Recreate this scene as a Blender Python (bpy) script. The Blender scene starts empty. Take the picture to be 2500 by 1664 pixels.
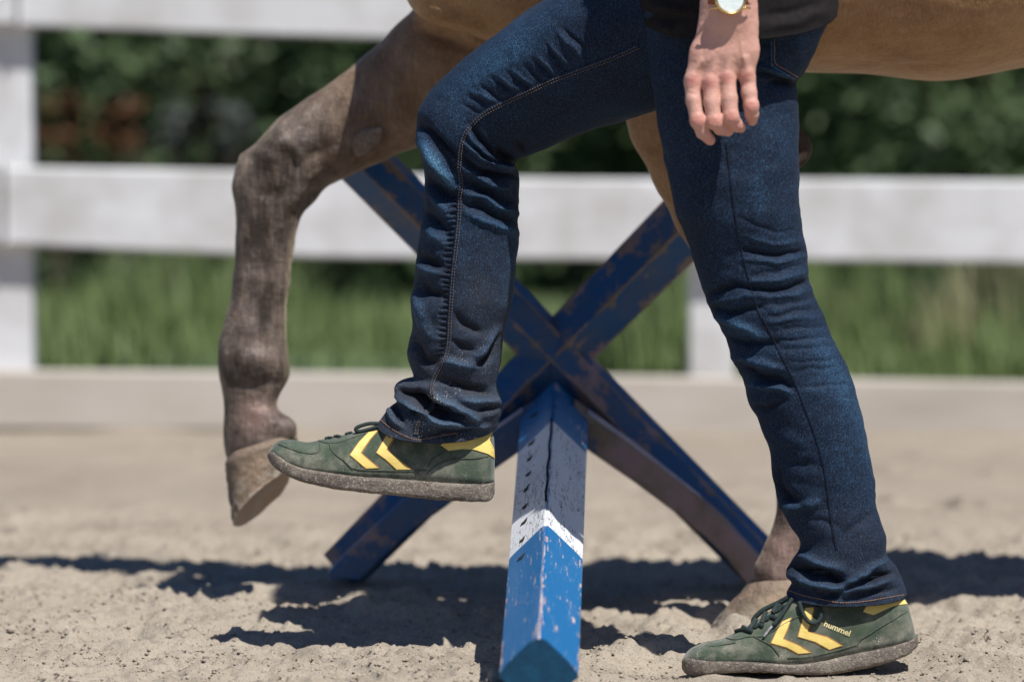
import bpy, math, random
import numpy as np
from mathutils import Vector
from mathutils.bvhtree import BVHTree
from mathutils.geometry import delaunay_2d_cdt

random.seed(7)
RNG = np.random.default_rng(7)
scene = bpy.context.scene
COL = scene.collection

# ------------------------------------------------------------------ camera
CAM_H, PITCH, FPX, CX, CY = 0.994, math.atan(1018 / 13889.0), 13889.0, 1250.0, 832.0
cam = bpy.data.cameras.new('camera')
cam.lens, cam.sensor_width = 200.0, 36.0
cam.clip_start, cam.clip_end = 0.1, 400.0
cam.dof.use_dof = True
cam.dof.focus_distance = 7.72
cam.dof.aperture_fstop = 2.8
cam_o = bpy.data.objects.new('camera', cam)
COL.objects.link(cam_o)
cam_o.location = (0, 0, CAM_H)
cam_o.rotation_euler = (math.pi / 2 - PITCH, 0, 0)
scene.camera = cam_o

# ------------------------------------------------------------------ light
SUN_TO = Vector((0.32, -0.455, 1.0)).normalized()          # towards the sun
SUN_EL = math.asin(SUN_TO.z)
SUN_AZ = math.atan2(SUN_TO.x, SUN_TO.y)                    # clockwise from +Y
world = bpy.data.worlds.new('World')
scene.world = world
world.use_nodes = True
wn = world.node_tree.nodes
sky = wn.new('ShaderNodeTexSky')
sky.sky_type = 'NISHITA'
sky.sun_disc = False
sky.sun_elevation = SUN_EL
sky.sun_rotation = SUN_AZ
sky.air_density, sky.dust_density, sky.ozone_density = 1.0, 0.3, 2.5
tint = wn.new('ShaderNodeMix')                              # white balance of the sky light
tint.data_type, tint.blend_type = 'RGBA', 'MULTIPLY'
tint.inputs[0].default_value = 1.0
tint.inputs[7].default_value = (0.80, 1.0, 1.30, 1)
world.node_tree.links.new(sky.outputs[0], tint.inputs[6])
world.node_tree.links.new(tint.outputs[2], wn['Background'].inputs[0])
wn['Background'].inputs[1].default_value = 0.050
sun = bpy.data.lights.new('sun', 'SUN')
sun.energy = 5.0
sun.angle = math.radians(0.53)
sun.color = (1.0, 0.965, 0.92)
sun_o = bpy.data.objects.new('sun', sun)
COL.objects.link(sun_o)
sun_o.rotation_euler = (-SUN_TO).to_track_quat('-Z', 'Y').to_euler()
sun_o.location = (3, 3, 9)
scene.view_settings.view_transform = 'Standard'
scene.view_settings.look = 'None'
scene.view_settings.exposure = 0.24
scene.view_settings.gamma = 1.0
scene.cycles.use_denoising = True
scene.cycles.max_bounces = 6
scene.cycles.transparent_max_bounces = 4

# ------------------------------------------------------------------ helpers
SP, CP = math.sin(PITCH), math.cos(PITCH)


def PX(px, py, D):
    """photo position (2500 x 1664) at distance Y = D -> place in metres"""
    rx = (np.asarray(px, float) - CX) / FPX
    ry = -(np.asarray(py, float) - CY) / FPX
    dy = CP + ry * SP
    dz = -SP + ry * CP
    D = np.asarray(D, float)
    return np.stack(np.broadcast_arrays(rx / dy * D, D + 0 * rx, CAM_H + dz / dy * D), -1)


def TOPX(P):
    P = np.asarray(P, float)
    x, y, z = P[..., 0], P[..., 1], P[..., 2] - CAM_H
    f = y * CP - z * SP
    u = y * SP + z * CP
    return np.stack([CX + x / f * FPX, CY - u / f * FPX], -1)


def Z(off, s, pts):
    return [(off[0] + p[0] / s, off[1] + p[1] / s) + tuple(p[2:]) for p in pts]


def hash3(ix, iy, iz, seed=0):
    h = (ix.astype(np.int64) * 374761393 + iy.astype(np.int64) * 668265263 + iz.astype(np.int64) * 2147483647 + seed * 974711) & 0xffffffff
    h = ((h ^ (h >> 13)) * 1274126177) & 0xffffffff
    h = ((h ^ (h >> 16)) * 2246822519) & 0xffffffff
    return (h ^ (h >> 15)).astype(np.float64) / 4294967295.0


def vnoise(P, seed=0):
    P = np.asarray(P, float)
    i = np.floor(P).astype(np.int64)
    f = P - i
    f = f * f * (3 - 2 * f)
    r = 0
    for a in (0, 1):
        for b in (0, 1):
            for c in (0, 1):
                w = (f[..., 0] if a else 1 - f[..., 0]) * (f[..., 1] if b else 1 - f[..., 1]) * (f[..., 2] if c else 1 - f[..., 2])
                r = r + w * hash3(i[..., 0] + a, i[..., 1] + b, i[..., 2] + c, seed)
    return r * 2 - 1


def fbm(P, oct=3, seed=0):
    r, a, s = 0, 1.0, 1.0
    for k in range(oct):
        r = r + a * vnoise(np.asarray(P) * s, seed + k * 17)
        a *= 0.5
        s *= 2.03
    return r


ORG = {}


def link(o):
    COL.objects.link(o)
    return o


def empty(name, loc, label, cat, group=None):
    o = link(bpy.data.objects.new(name, None))
    o.empty_display_size = 0.1
    o.location = loc
    o['label'] = label
    o['category'] = cat
    if group:
        o['group'] = group
    ORG[o.name] = np.array(loc, float)
    return o


def mk(name, V, F, mat, parent=None, smooth=True, attrs=None, label=None, cat=None, kind=None, group=None, mats=None, midx=None):
    V = np.asarray(V, float)
    org = ORG[parent.name] if parent is not None else np.zeros(3)
    me = bpy.data.meshes.new(name)
    if isinstance(F, np.ndarray):
        k = F.shape[1]
        me.vertices.add(len(V))
        me.vertices.foreach_set('co', (V - org).astype(np.float32).ravel())
        me.loops.add(F.size)
        me.loops.foreach_set('vertex_index', F.astype(np.int32).ravel())
        me.polygons.add(len(F))
        me.polygons.foreach_set('loop_start', np.arange(0, F.size, k, dtype=np.int32))
        me.update(calc_edges=True)
    else:
        me.from_pydata([tuple(v) for v in (V - org)], [], [tuple(int(i) for i in f) for f in F])
        me.update()
    if parent is not None and len(me.polygons) > 60:
        nv = np.empty(len(me.polygons) * 3)
        me.polygons.foreach_get('normal', nv)
        cv = np.empty(len(me.polygons) * 3)
        me.polygons.foreach_get('center', cv)
        ar = np.empty(len(me.polygons))
        me.polygons.foreach_get('area', ar)
        cv = cv.reshape(-1, 3)
        if (((cv - cv.mean(0)) * nv.reshape(-1, 3)).sum(1) * ar).sum() < 0:
            me.flip_normals()
    if smooth:
        me.polygons.foreach_set('use_smooth', np.ones(len(me.polygons), bool))
    for m in (mats or [mat]):
        me.materials.append(m)
    if midx is not None:
        me.polygons.foreach_set('material_index', np.asarray(midx, np.int32))
    if attrs:
        for k, v in attrs.items():
            a = me.attributes.new(k, 'FLOAT', 'POINT')
            a.data.foreach_set('value', np.asarray(v, np.float32))
    me.validate()
    o = link(bpy.data.objects.new(name, me))
    ORG[o.name] = org
    if parent is not None:
        o.parent = parent
    if label:
        o['label'] = label
    if cat:
        o['category'] = cat
    if kind:
        o['kind'] = kind
    if group:
        o['group'] = group
    return o


def join(parts):
    """[(V, F list/array)] -> V, F list"""
    Vs, Fs, n = [], [], 0
    for V, F in parts:
        Vs.append(np.asarray(V, float))
        Fs += [tuple(int(i) + n for i in f) for f in F]
        n += len(V)
    return np.concatenate(Vs), Fs


def gridfaces(nr, nc, wrap=True):
    r = np.arange(nr - 1)[:, None]
    c = np.arange(nc if wrap else nc - 1)[None, :]
    c2 = (c + 1) % nc
    return np.stack([r * nc + c, r * nc + c2, (r + 1) * nc + c2, (r + 1) * nc + c], -1).reshape(-1, 4)


def gridnormals(G, wrap=True):
    if wrap:
        du = np.roll(G, -1, 1) - np.roll(G, 1, 1)
    else:
        du = np.gradient(G, axis=1)
    dv = np.gradient(G, axis=0)
    n = np.cross(dv, du)
    return n / (np.linalg.norm(n, axis=-1, keepdims=True) + 1e-12)


def resample(pts, n, smooth=0):
    """Catmull-Rom through points, n samples evenly spaced along the path"""
    P = np.asarray(pts, float)
    if len(P) > 2:
        Q = np.concatenate([[2 * P[0] - P[1]], P, [2 * P[-1] - P[-2]]])
        out = []
        for i in range(len(P) - 1):
            t = np.linspace(0, 1, 24, endpoint=False)[:, None]
            p0, p1, p2, p3 = Q[i:i + 4]
            out.append(0.5 * (2 * p1 + (p2 - p0) * t + (2 * p0 - 5 * p1 + 4 * p2 - p3) * t ** 2 + (3 * p1 - p0 - 3 * p2 + p3) * t ** 3))
        P = np.concatenate(out + [P[-1:]])
    d = np.concatenate([[0], np.cumsum(np.linalg.norm(np.diff(P, axis=0), axis=1))])
    s = np.linspace(0, d[-1], n)
    R = np.stack([np.interp(s, d, P[:, k]) for k in range(P.shape[1])], -1)
    return R


def gsmooth(a, k):
    if k <= 0:
        return a
    w = np.exp(-0.5 * (np.arange(-3 * k, 3 * k + 1) / k) ** 2)
    w /= w.sum()
    p = np.pad(a, [(3 * k, 3 * k)] + [(0, 0)] * (a.ndim - 1), mode='edge')
    return np.apply_along_axis(lambda v: np.convolve(v, w, 'valid'), 0, p)


def tube(pts, r, seg=8, flat=1.0, cap=True, up=None):
    P = np.asarray(pts, float)
    r = np.broadcast_to(np.asarray(r, float), (len(P),))
    T = np.gradient(P, axis=0)
    T /= np.linalg.norm(T, axis=1, keepdims=True) + 1e-12
    up = np.array((0, -1.0, 0.05)) if up is None else np.asarray(up, float)
    S = np.cross(T, up)
    S /= np.linalg.norm(S, axis=1, keepdims=True) + 1e-9
    U = np.cross(S, T)
    a = np.linspace(0, 2 * np.pi, seg, endpoint=False)
    V = P[:, None] + r[:, None, None] * (S[:, None] * np.cos(a)[None, :, None] + U[:, None] * (np.sin(a) * flat)[None, :, None])
    F = [tuple(f) for f in gridfaces(len(P), seg)]
    V = V.reshape(-1, 3)
    if cap:
        F += [tuple(range(seg))[::-1], tuple(range((len(P) - 1) * seg, len(P) * seg))]
    return V, F


def box(c, h, rot=None):
    c, h = np.asarray(c, float), np.asarray(h, float)
    V = np.array([(x, y, z) for x in (-1, 1) for y in (-1, 1) for z in (-1, 1)], float) * h
    if rot is not None:
        V = V @ np.asarray(rot).T
    F = [(0, 1, 3, 2), (4, 6, 7, 5), (0, 4, 5, 1), (2, 3, 7, 6), (0, 2, 6, 4), (1, 5, 7, 3)]
    return V + c, F


def bevel(o, w, seg=2):
    m = o.modifiers.new('bevel', 'BEVEL')
    m.width = w
    m.segments = seg
    m.limit_method = 'ANGLE'
    return o


# --- distance fields -> one smooth skin
def field(lo, hi, vox, prims, k):
    lo, hi = np.asarray(lo, float), np.asarray(hi, float)
    n = np.ceil((hi - lo) / vox).astype(int) + 1
    ax = [lo[i] + vox * np.arange(n[i]) for i in range(3)]
    Fd = np.full(n, 9.0, np.float32)
    for pr in prims:
        a, b, ra, rb = np.asarray(pr[0], float), np.asarray(pr[1], float), pr[2], pr[3]
        sy = pr[4] if len(pr) > 4 else 1.0
        kk = pr[5] if len(pr) > 5 else k
        m = max(ra, rb) + kk + 2 * vox
        i0, i1 = [], []
        for d in range(3):
            e = m * (sy if d == 1 else 1) if sy > 1 else m
            i0.append(int(np.clip(np.floor((min(a[d], b[d]) - e - lo[d]) / vox), 0, n[d])))
            i1.append(int(np.clip(np.ceil((max(a[d], b[d]) + e - lo[d]) / vox) + 1, 0, n[d])))
        if min(i1[d] - i0[d] for d in range(3)) <= 0:
            continue
        X = ax[0][i0[0]:i1[0]][:, None, None].astype(np.float32)
        Y = ax[1][i0[1]:i1[1]][None, :, None].astype(np.float32) 
        Zz = ax[2][i0[2]:i1[2]][None, None, :].astype(np.float32)
        ab = b - a
        ab2 = np.array([ab[0], ab[1] / sy, ab[2]])
        L = float(ab2 @ ab2) + 1e-12
        px, py, pz = X - a[0], (Y - a[1]) / sy, Zz - a[2]
        t = np.clip((px * ab2[0] + py * ab2[1] + pz * ab2[2]) / L, 0, 1)
        dd = np.sqrt((px - t * ab2[0]) ** 2 + (py - t * ab2[1]) ** 2 + (pz - t * ab2[2]) ** 2) - (ra + (rb - ra) * t)
        sl = (slice(i0[0], i1[0]), slice(i0[1], i1[1]), slice(i0[2], i1[2]))
        A = Fd[sl]
        h = np.clip(kk - np.abs(A - dd), 0, None) / kk
        Fd[sl] = np.minimum(A, dd) - h * h * kk * 0.25
    return lo, Fd


def nets(lo, vox, Fd):
    """naive surface nets"""
    s = Fd < 0
    nx, ny, nz = Fd.shape
    cs = np.zeros((nx - 1, ny - 1, nz - 1), np.int8)
    for a in (0, 1):
        for b in (0, 1):
            for c in (0, 1):
                cs += s[a:nx - 1 + a, b:ny - 1 + b, c:nz - 1 + c]
    act = (cs > 0) & (cs < 8)
    I = np.argwhere(act)
    idx = -np.ones(act.shape, np.int64)
    idx[act] = np.arange(len(I))
    acc = np.zeros((len(I), 3))
    cnt = np.zeros(len(I))
    corners = [(a, b, c) for a in (0, 1) for b in (0, 1) for c in (0, 1)]
    val = {c: Fd[I[:, 0] + c[0], I[:, 1] + c[1], I[:, 2] + c[2]].astype(float) for c in corners}
    for c in corners:
        for d in range(3):
            if c[d] == 0:
                e = list(c)
                e[d] = 1
                e = tuple(e)
                v0, v1 = val[c], val[e]
                cr = (v0 < 0) != (v1 < 0)
                t = v0 / np.where(np.abs(v0 - v1) < 1e-12, 1, v0 - v1)
                p = np.repeat(np.array(c, float)[None], len(I), 0)
                p[:, d] = t
                acc[cr] += p[cr]
                cnt[cr] += 1
    V = lo + vox * (I + acc / cnt[:, None])
    Q = []
    for d in range(3):
        o1, o2 = (d + 1) % 3, (d + 2) % 3
        sl0 = [slice(None)] * 3
        sl1 = [slice(None)] * 3
        sl0[d], sl1[d] = slice(0, -1), slice(1, None)
        a, b = s[tuple(sl0)], s[tuple(sl1)]
        E = np.argwhere(a != b)
        E = E[(E[:, o1] > 0) & (E[:, o2] > 0) & (E[:, o1] < Fd.shape[o1] - 1) & (E[:, o2] < Fd.shape[o2] - 1)]
        fl = a[E[:, 0], E[:, 1], E[:, 2]]

        def g(x, y):
            e = E.copy()
            e[:, o1] -= x
            e[:, o2] -= y
            return idx[e[:, 0], e[:, 1], e[:, 2]]
        q = np.stack([g(1, 1), g(0, 1), g(0, 0), g(1, 0)], -1)
        q[~fl] = q[~fl][:, ::-1]
        Q.append(q)
    return V, np.concatenate(Q)


def vert_normals(V, Q):
    n = np.cross(V[Q[:, 2]] - V[Q[:, 0]], V[Q[:, 3]] - V[Q[:, 1]])
    N = np.zeros_like(V)
    for k in range(4):
        np.add.at(N, Q[:, k], n)
    return N / (np.linalg.norm(N, axis=1, keepdims=True) + 1e-12)


def chain(pts, sy=1.0, k=None):
    """[(px, py, D, r_px)] -> prims"""
    out = []
    for p, q in zip(pts[:-1], pts[1:]):
        pr = [PX(p[0], p[1], p[2]), PX(q[0], q[1], q[2]), p[3] * p[2] / FPX, q[3] * q[2] / FPX, sy]
        if k:
            pr.append(k)
        out.append(tuple(pr))
    return out


def tight(lst, kw, ka, kb=1.0):
    return [(a * ka * (1.0 if abs(a) > 0.0055 else kb), w * kw, p) for a, w, p in lst]


def strokes(P2, lst):
    """sum of soft ridges (amp>0) and valleys (amp<0) along traced lines; P2 photo positions"""
    out = np.zeros(len(P2))
    for amp, wid, pts in lst:
        S = resample(pts, max(6, int(len(pts) * 4)))
        bb = (P2[:, 0] > S[:, 0].min() - 3 * wid) & (P2[:, 0] < S[:, 0].max() + 3 * wid) & (P2[:, 1] > S[:, 1].min() - 3 * wid) & (P2[:, 1] < S[:, 1].max() + 3 * wid)
        if not bb.any():
            continue
        Q = P2[bb]
        best = np.full(len(Q), 1e9)
        bt = np.zeros(len(Q))
        n = len(S) - 1
        for i in range(n):
            a, d = S[i], S[i + 1] - S[i]
            t = np.clip(((Q - a) @ d) / (d @ d + 1e-9), 0, 1)
            dist = np.linalg.norm(Q - a - t[:, None] * d, axis=1)
            m = dist < best
            best[m] = dist[m]
            bt[m] = (i + t[m]) / n
        tap = np.clip(np.sin(np.pi * np.clip(bt * 0.86 + 0.07, 0, 1)), 0, 1) ** 0.6
        out[bb] += amp * tap * np.exp(-(best / wid) ** (2.0 if amp > 0 else 1.5))
    return out


# --- surface details laid onto a finished surface
class Skin:
    def __init__(self, V, F):
        self.V = np.asarray(V, float)
        self.t = BVHTree.FromPolygons([tuple(v) for v in self.V], [tuple(int(i) for i in f) for f in F])
        self.o = Vector((0, 0, CAM_H))

    def at(self, px, py):
        d = Vector(PX(px, py, 5.0)) - self.o
        h = self.t.ray_cast(self.o, d.normalized())
        if h[0] is None:
            return None
        n = h[1]
        if n.dot(d) > 0:
            n = -n
        return np.array(h[0]), np.array(n)

    def path(self, pts, n, lift=0.0):
        R = resample(pts, n)
        out, nn = [], []
        for p in R:
            h = self.at(p[0], p[1])
            if h is not None:
                out.append(h[0] + h[1] * lift)
                nn.append(h[1])
        return np.array(out), np.array(nn)


def ribbon(skin, pts, w, hgt, n=60, lift=0.0003, sm=2):
    """raised strip lying on a surface"""
    P, N = skin.path(pts, n)
    P, N = gsmooth(P, sm), gsmooth(N, sm)
    N /= np.linalg.norm(N, axis=1, keepdims=True)
    T = np.gradient(P, axis=0)
    T /= np.linalg.norm(T, axis=1, keepdims=True) + 1e-12
    S = np.cross(T, N)
    S /= np.linalg.norm(S, axis=1, keepdims=True) + 1e-12
    prof = [(-1, -0.002 / hgt if hgt else 0), (-0.85, 0.8), (-0.45, 1), (0.45, 1), (0.85, 0.8), (1, -0.002 / hgt if hgt else 0)]
    V = np.stack([P + S * (w / 2 * a) + N * (lift + hgt * b) for a, b in prof], 1)
    F = [tuple(f) for f in gridfaces(len(P), len(prof), wrap=False)]
    return V.reshape(-1, 3), F


def stitches(skin, pts, step, length, rad, lift, n=400, off=0.0):
    """separate little thread dashes along a line"""
    P, N = skin.path(pts, n)
    P, N = gsmooth(P, 3), gsmooth(N, 3)
    N /= np.linalg.norm(N, axis=1, keepdims=True)
    T = np.gradient(P, axis=0)
    T /= np.linalg.norm(T, axis=1, keepdims=True) + 1e-12
    P = P + np.cross(T, N) * off + N * lift
    d = np.concatenate([[0], np.cumsum(np.linalg.norm(np.diff(P, axis=0), axis=1))])
    parts = []
    s = 0.0
    while s + length < d[-1]:
        q = np.stack([np.interp([s, s + length * 0.5, s + length], d, P[:, k]) for k in range(3)], -1)
        nn = np.array([np.interp(s, d, N[:, k]) for k in range(3)])
        q[1] += nn * rad * 0.5
        parts.append(tube(q, [rad * 0.7, rad, rad * 0.7], 5, up=nn))
        s += step
    return join(parts)


def patch(skin, poly, thick, res=6.0, sink=0.0015):
    """a piece of sheet of the traced outline lying on the surface, with real thickness"""
    poly = np.asarray(poly, float)
    n = len(poly)
    pts = []
    for i in range(n):
        a, b = poly[i], poly[(i + 1) % n]
        k = max(1, int(np.linalg.norm(b - a) / res))
        for j in range(k):
            pts.append(a + (b - a) * j / k)
    B = len(pts)
    edges = [(i, (i + 1) % B) for i in range(B)]
    x0, y0 = poly.min(0)
    x1, y1 = poly.max(0)
    inner = [(x + (0.5 * res if r % 2 else 0), y) for r, y in enumerate(np.arange(y0 + res / 2, y1, res)) for x in np.arange(x0 + res / 2, x1, res)]
    keep = []
    for q in inner:
        d = min(np.linalg.norm(np.array(q) - p) for p in pts)
        if d > res * 0.55:
            keep.append(q)
    allp = [Vector((float(p[0]), float(p[1]))) for p in list(pts) + keep]
    vv, ee, ff, _, _, _ = delaunay_2d_cdt(allp, edges, [], 1, 1e-5)
    top, bot, ok = [], [], True
    last = None
    for v in vv:
        h = skin.at(v.x, v.y)
        if h is None:
            h = last
        if h is None:
            h = (PX(v.x, v.y, 7.6), np.array((0, -1.0, 0)))
        last = h
        top.append(h[0] + h[1] * thick)
        bot.append(h[0] - h[1] * sink)
    m = len(vv)
    F = []
    ec = {}
    for f in ff:
        a, b, c = (vv[i] for i in f[:3])
        ccw = (b.x - a.x) * (c.y - a.y) - (b.y - a.y) * (c.x - a.x) > 0
        f = list(f)[::-1] if ccw else list(f)
        F.append(tuple(f))
        for i in range(len(f)):
            e = (f[i], f[(i + 1) % len(f)])
            ec[e] = 1
    for (a, b) in list(ec):
        if (b, a) not in ec:
            F.append((b, a, a + m, b + m))
    allv = np.array(top + bot)
    used = sorted({i for f in F for i in f})
    mp_ = {u: i for i, u in enumerate(used)}
    return allv[used], [tuple(mp_[i] for i in f) for f in F]


# ------------------------------------------------------------------ materials
class NT:
    def __init__(self, name, rough=0.7, spec=0.35):
        self.m = bpy.data.materials.new(name)
        self.m.use_nodes = True
        self.t = self.m.node_tree
        self.b = self.t.nodes['Principled BSDF']
        self.b.inputs['Roughness'].default_value = rough
        self.b.inputs['Specular IOR Level'].default_value = spec
        self.co = self.t.nodes.new('ShaderNodeTexCoord').outputs['Object']

    def _in(self, sock, v):
        if v is None:
            return
        if hasattr(v, 'is_linked') or hasattr(v, 'links'):
            self.t.links.new(v, sock)
        else:
            if isinstance(v, (tuple, list)) and len(v) == 3 and sock.type == 'RGBA':
                v = tuple(v) + (1,)
            sock.default_value = v

    def map(self, scale=(1, 1, 1), rot=(0, 0, 0)):
        n = self.t.nodes.new('ShaderNodeMapping')
        n.inputs['Scale'].default_value = scale
        n.inputs['Rotation'].default_value = rot
        self.t.links.new(self.co, n.inputs[0])
        return n.outputs[0]

    def noise(self, scale, detail=3, vec=None, rough=0.55, dist=0):
        n = self.t.nodes.new('ShaderNodeTexNoise')
        n.inputs['Scale'].default_value = scale
        n.inputs['Detail'].default_value = detail
        n.inputs['Roughness'].default_value = rough
        n.inputs['Distortion'].default_value = dist
        self.t.links.new(vec if vec is not None else self.co, n.inputs['Vector'])
        return n.outputs['Fac']

    def voro(self, scale, vec=None, feature='F1', out='Distance'):
        n = self.t.nodes.new('ShaderNodeTexVoronoi')
        n.feature = feature
        n.inputs['Scale'].default_value = scale
        self.t.links.new(vec if vec is not None else self.co, n.inputs['Vector'])
        return n.outputs[out]

    def ramp(self, fac, *stops):
        n = self.t.nodes.new('ShaderNodeValToRGB')
        while len(n.color_ramp.elements) < len(stops):
            n.color_ramp.elements.new(0.5)
        for e, (p, c) in zip(n.color_ramp.elements, stops):
            e.position = p
            e.color = (c, c, c, 1) if isinstance(c, (int, float)) else tuple(c) + (1,)
        self.t.links.new(fac, n.inputs[0])
        return n.outputs[0]

    def mix(self, fac, a, b, mode='MIX'):
        n = self.t.nodes.new('ShaderNodeMix')
        n.data_type = 'RGBA'
        n.blend_type = mode
        self._in(n.inputs[0], fac)
        self._in(n.inputs[6], a)
        self._in(n.inputs[7], b)
        return n.outputs[2]

    def math(self, op, a, b=None, clamp=False):
        n = self.t.nodes.new('ShaderNodeMath')
        n.operation = op
        n.use_clamp = clamp
        self._in(n.inputs[0], a)
        self._in(n.inputs[1], b)
        return n.outputs[0]

    def attr(self, name):
        n = self.t.nodes.new('ShaderNodeAttribute')
        n.attribute_name = name
        return n.outputs['Fac']

    def sep(self):
        n = self.t.nodes.new('ShaderNodeSeparateXYZ')
        self.t.links.new(self.co, n.inputs[0])
        return n.outputs

    def bump(self, h, strength, dist):
        n = self.t.nodes.new('ShaderNodeBump')
        n.inputs['Strength'].default_value = strength
        n.inputs['Distance'].default_value = dist
        self.t.links.new(h, n.inputs['Height'])
        if self.b.inputs['Normal'].is_linked:
            self.t.links.new(self.b.inputs['Normal'].links[0].from_socket, n.inputs['Normal'])
        self.t.links.new(n.outputs[0], self.b.inputs['Normal'])

    def col(self, c):
        self._in(self.b.inputs['Base Color'], c)
        return self


def simple(name, c1, c2, scale, rough=0.7, bump=0.0, bscale=None, spec=0.35, detail=4):
    n = NT(name, rough, spec)
    n.col(n.mix(n.ramp(n.noise(scale, detail), (0.3, 0.0), (0.7, 1.0)), c1, c2))
    if bump:
        n.bump(n.noise(bscale or scale * 4, 3), bump, 0.002)
    return n.m


def m_sand():
    n = NT('arena_sand', 0.95, 0.1)
    a = n.ramp(n.noise(3.0, 4), (0.3, 0.0), (0.72, 1.0))
    c = n.mix(a, (0.425, 0.368, 0.292), (0.36, 0.31, 0.245))
    damp = n.math('MULTIPLY', n.ramp(n.math('DIVIDE', n.sep()[1], 12.0), (0.715, 0.0), (0.86, 1.0)), n.ramp(n.noise(1.6, 5, n.map((0.5, 1, 1)), rough=0.65), (0.25, 0.35), (0.65, 1.0)))
    c = n.mix(n.math('MULTIPLY', damp, 0.62), c, (0.255, 0.21, 0.165))
    c = n.mix(n.math('MULTIPLY', n.ramp(n.noise(5.5, 5, rough=0.65), (0.48, 0.0), (0.66, 1.0)), 0.4), c, (0.23, 0.19, 0.148))
    c = n.mix(n.math('MULTIPLY', n.ramp(n.noise(55, 5, rough=0.7), (0.52, 0.0), (0.72, 1.0)), 0.6), c, (0.27, 0.21, 0.15))
    c = n.mix(n.math('MULTIPLY', n.ramp(n.noise(420, 2), (0.55, 0.0), (0.72, 1.0)), 0.65), c, (0.56, 0.51, 0.43))
    c = n.mix(n.math('MULTIPLY', n.ramp(n.noise(300, 2), (0.58, 0.0), (0.68, 1.0)), 0.6), c, (0.13, 0.10, 0.075))
    n.col(c)
    n.bump(n.noise(190, 5, rough=0.75), 0.85, 0.0045)
    return n.m


def m_denim():
    n = NT('indigo_denim', 0.8, 0.25)
    fade_shade = n.attr('fade_shade')
    dust = n.attr('dust')
    grain = n.noise(700, 2, n.map((1, 1, 0.55)))
    slub = n.noise(160, 3, n.map((6.0, 2, 0.5)))
    patchy = n.noise(9, 4)
    f = n.math('ADD', fade_shade, n.math('MULTIPLY', n.math('SUBTRACT', patchy, 0.5), 0.35))
    f = n.math('ADD', f, n.math('MULTIPLY', n.math('SUBTRACT', slub, 0.5), 0.35))
    f = n.math('ADD', f, n.math('MULTIPLY', n.math('SUBTRACT', grain, 0.5), 1.4), True)
    c = n.ramp(f, (0.0, (0.0022, 0.0034, 0.009)), (0.33, (0.0095, 0.0235, 0.052)), (0.62, (0.028, 0.080, 0.148)), (1.0, (0.11, 0.25, 0.36)))
    sp = n.voro(380)
    spn = n.ramp(n.noise(28, 4), (0.36, 0.15), (0.66, 1.0))
    thr = n.math('MULTIPLY', n.math('MULTIPLY', dust, spn), 0.19)
    speck = n.math('LESS_THAN', sp, thr)
    c = n.mix(n.math('MULTIPLY', dust, 0.06), c, (0.40, 0.37, 0.33))
    c = n.mix(n.math('MULTIPLY', speck, 0.9), c, (0.72, 0.67, 0.60))
    n.col(c)
    n.b.inputs['Sheen Weight'].default_value = 0.02
    n.b.inputs['Sheen Roughness'].default_value = 0.45
    n.b.inputs['Sheen Tint'].default_value = (0.35, 0.55, 0.9, 1)
    n.bump(grain, 0.35, 0.0006)
    n.bump(n.noise(60, 3), 0.12, 0.003)
    return n.m


def m_suede():
    n = NT('green_suede', 0.9, 0.15)
    a = n.ramp(n.noise(38, 5), (0.3, 0.0), (0.7, 1.0))
    c = n.mix(a, (0.034, 0.054, 0.034), (0.074, 0.098, 0.064))
    dust = n.attr('dust')
    d = n.math('MULTIPLY', n.ramp(n.noise(26, 5, rough=0.65), (0.45, 0.0), (0.75, 1.0)), dust, True)
    c = n.mix(n.math('MULTIPLY', d, 0.9), c, (0.33, 0.30, 0.24))
    sp = n.math('LESS_THAN', n.voro(620), n.math('MULTIPLY', dust, n.math('MULTIPLY', n.ramp(n.noise(45, 3), (0.4, 0), (0.7, 1)), 0.36)))
    c = n.mix(n.math('MULTIPLY', sp, 0.8), c, (0.6, 0.55, 0.46))
    n.col(c)
    n.b.inputs['Sheen Weight'].default_value = 0.2
    n.b.inputs['Sheen Roughness'].default_value = 0.6
    n.bump(n.noise(900, 2), 0.3, 0.0006)
    n.bump(n.noise(90, 3), 0.25, 0.002)
    return n.m


def m_sole():
    n = NT('gum_rubber', 0.85, 0.2)
    c = n.mix(n.noise(20, 4), (0.105, 0.083, 0.068), (0.20, 0.17, 0.145))
    d = n.ramp(n.noise(26, 6, n.map((0.6, 1, 1.4)), rough=0.8), (0.46, 0.0), (0.60, 1.0))
    c = n.mix(n.math('MULTIPLY', d, 0.6), c, (0.34, 0.295, 0.235))
    sp = n.ramp(n.noise(300, 4, rough=0.75), (0.55, 0.0), (0.63, 1.0))
    c = n.mix(n.math('MULTIPLY', sp, 0.7), c, (0.52, 0.46, 0.37))
    n.col(c)
    n.bump(n.noise(330, 4, rough=0.7), 0.9, 0.003)
    return n.m


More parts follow.
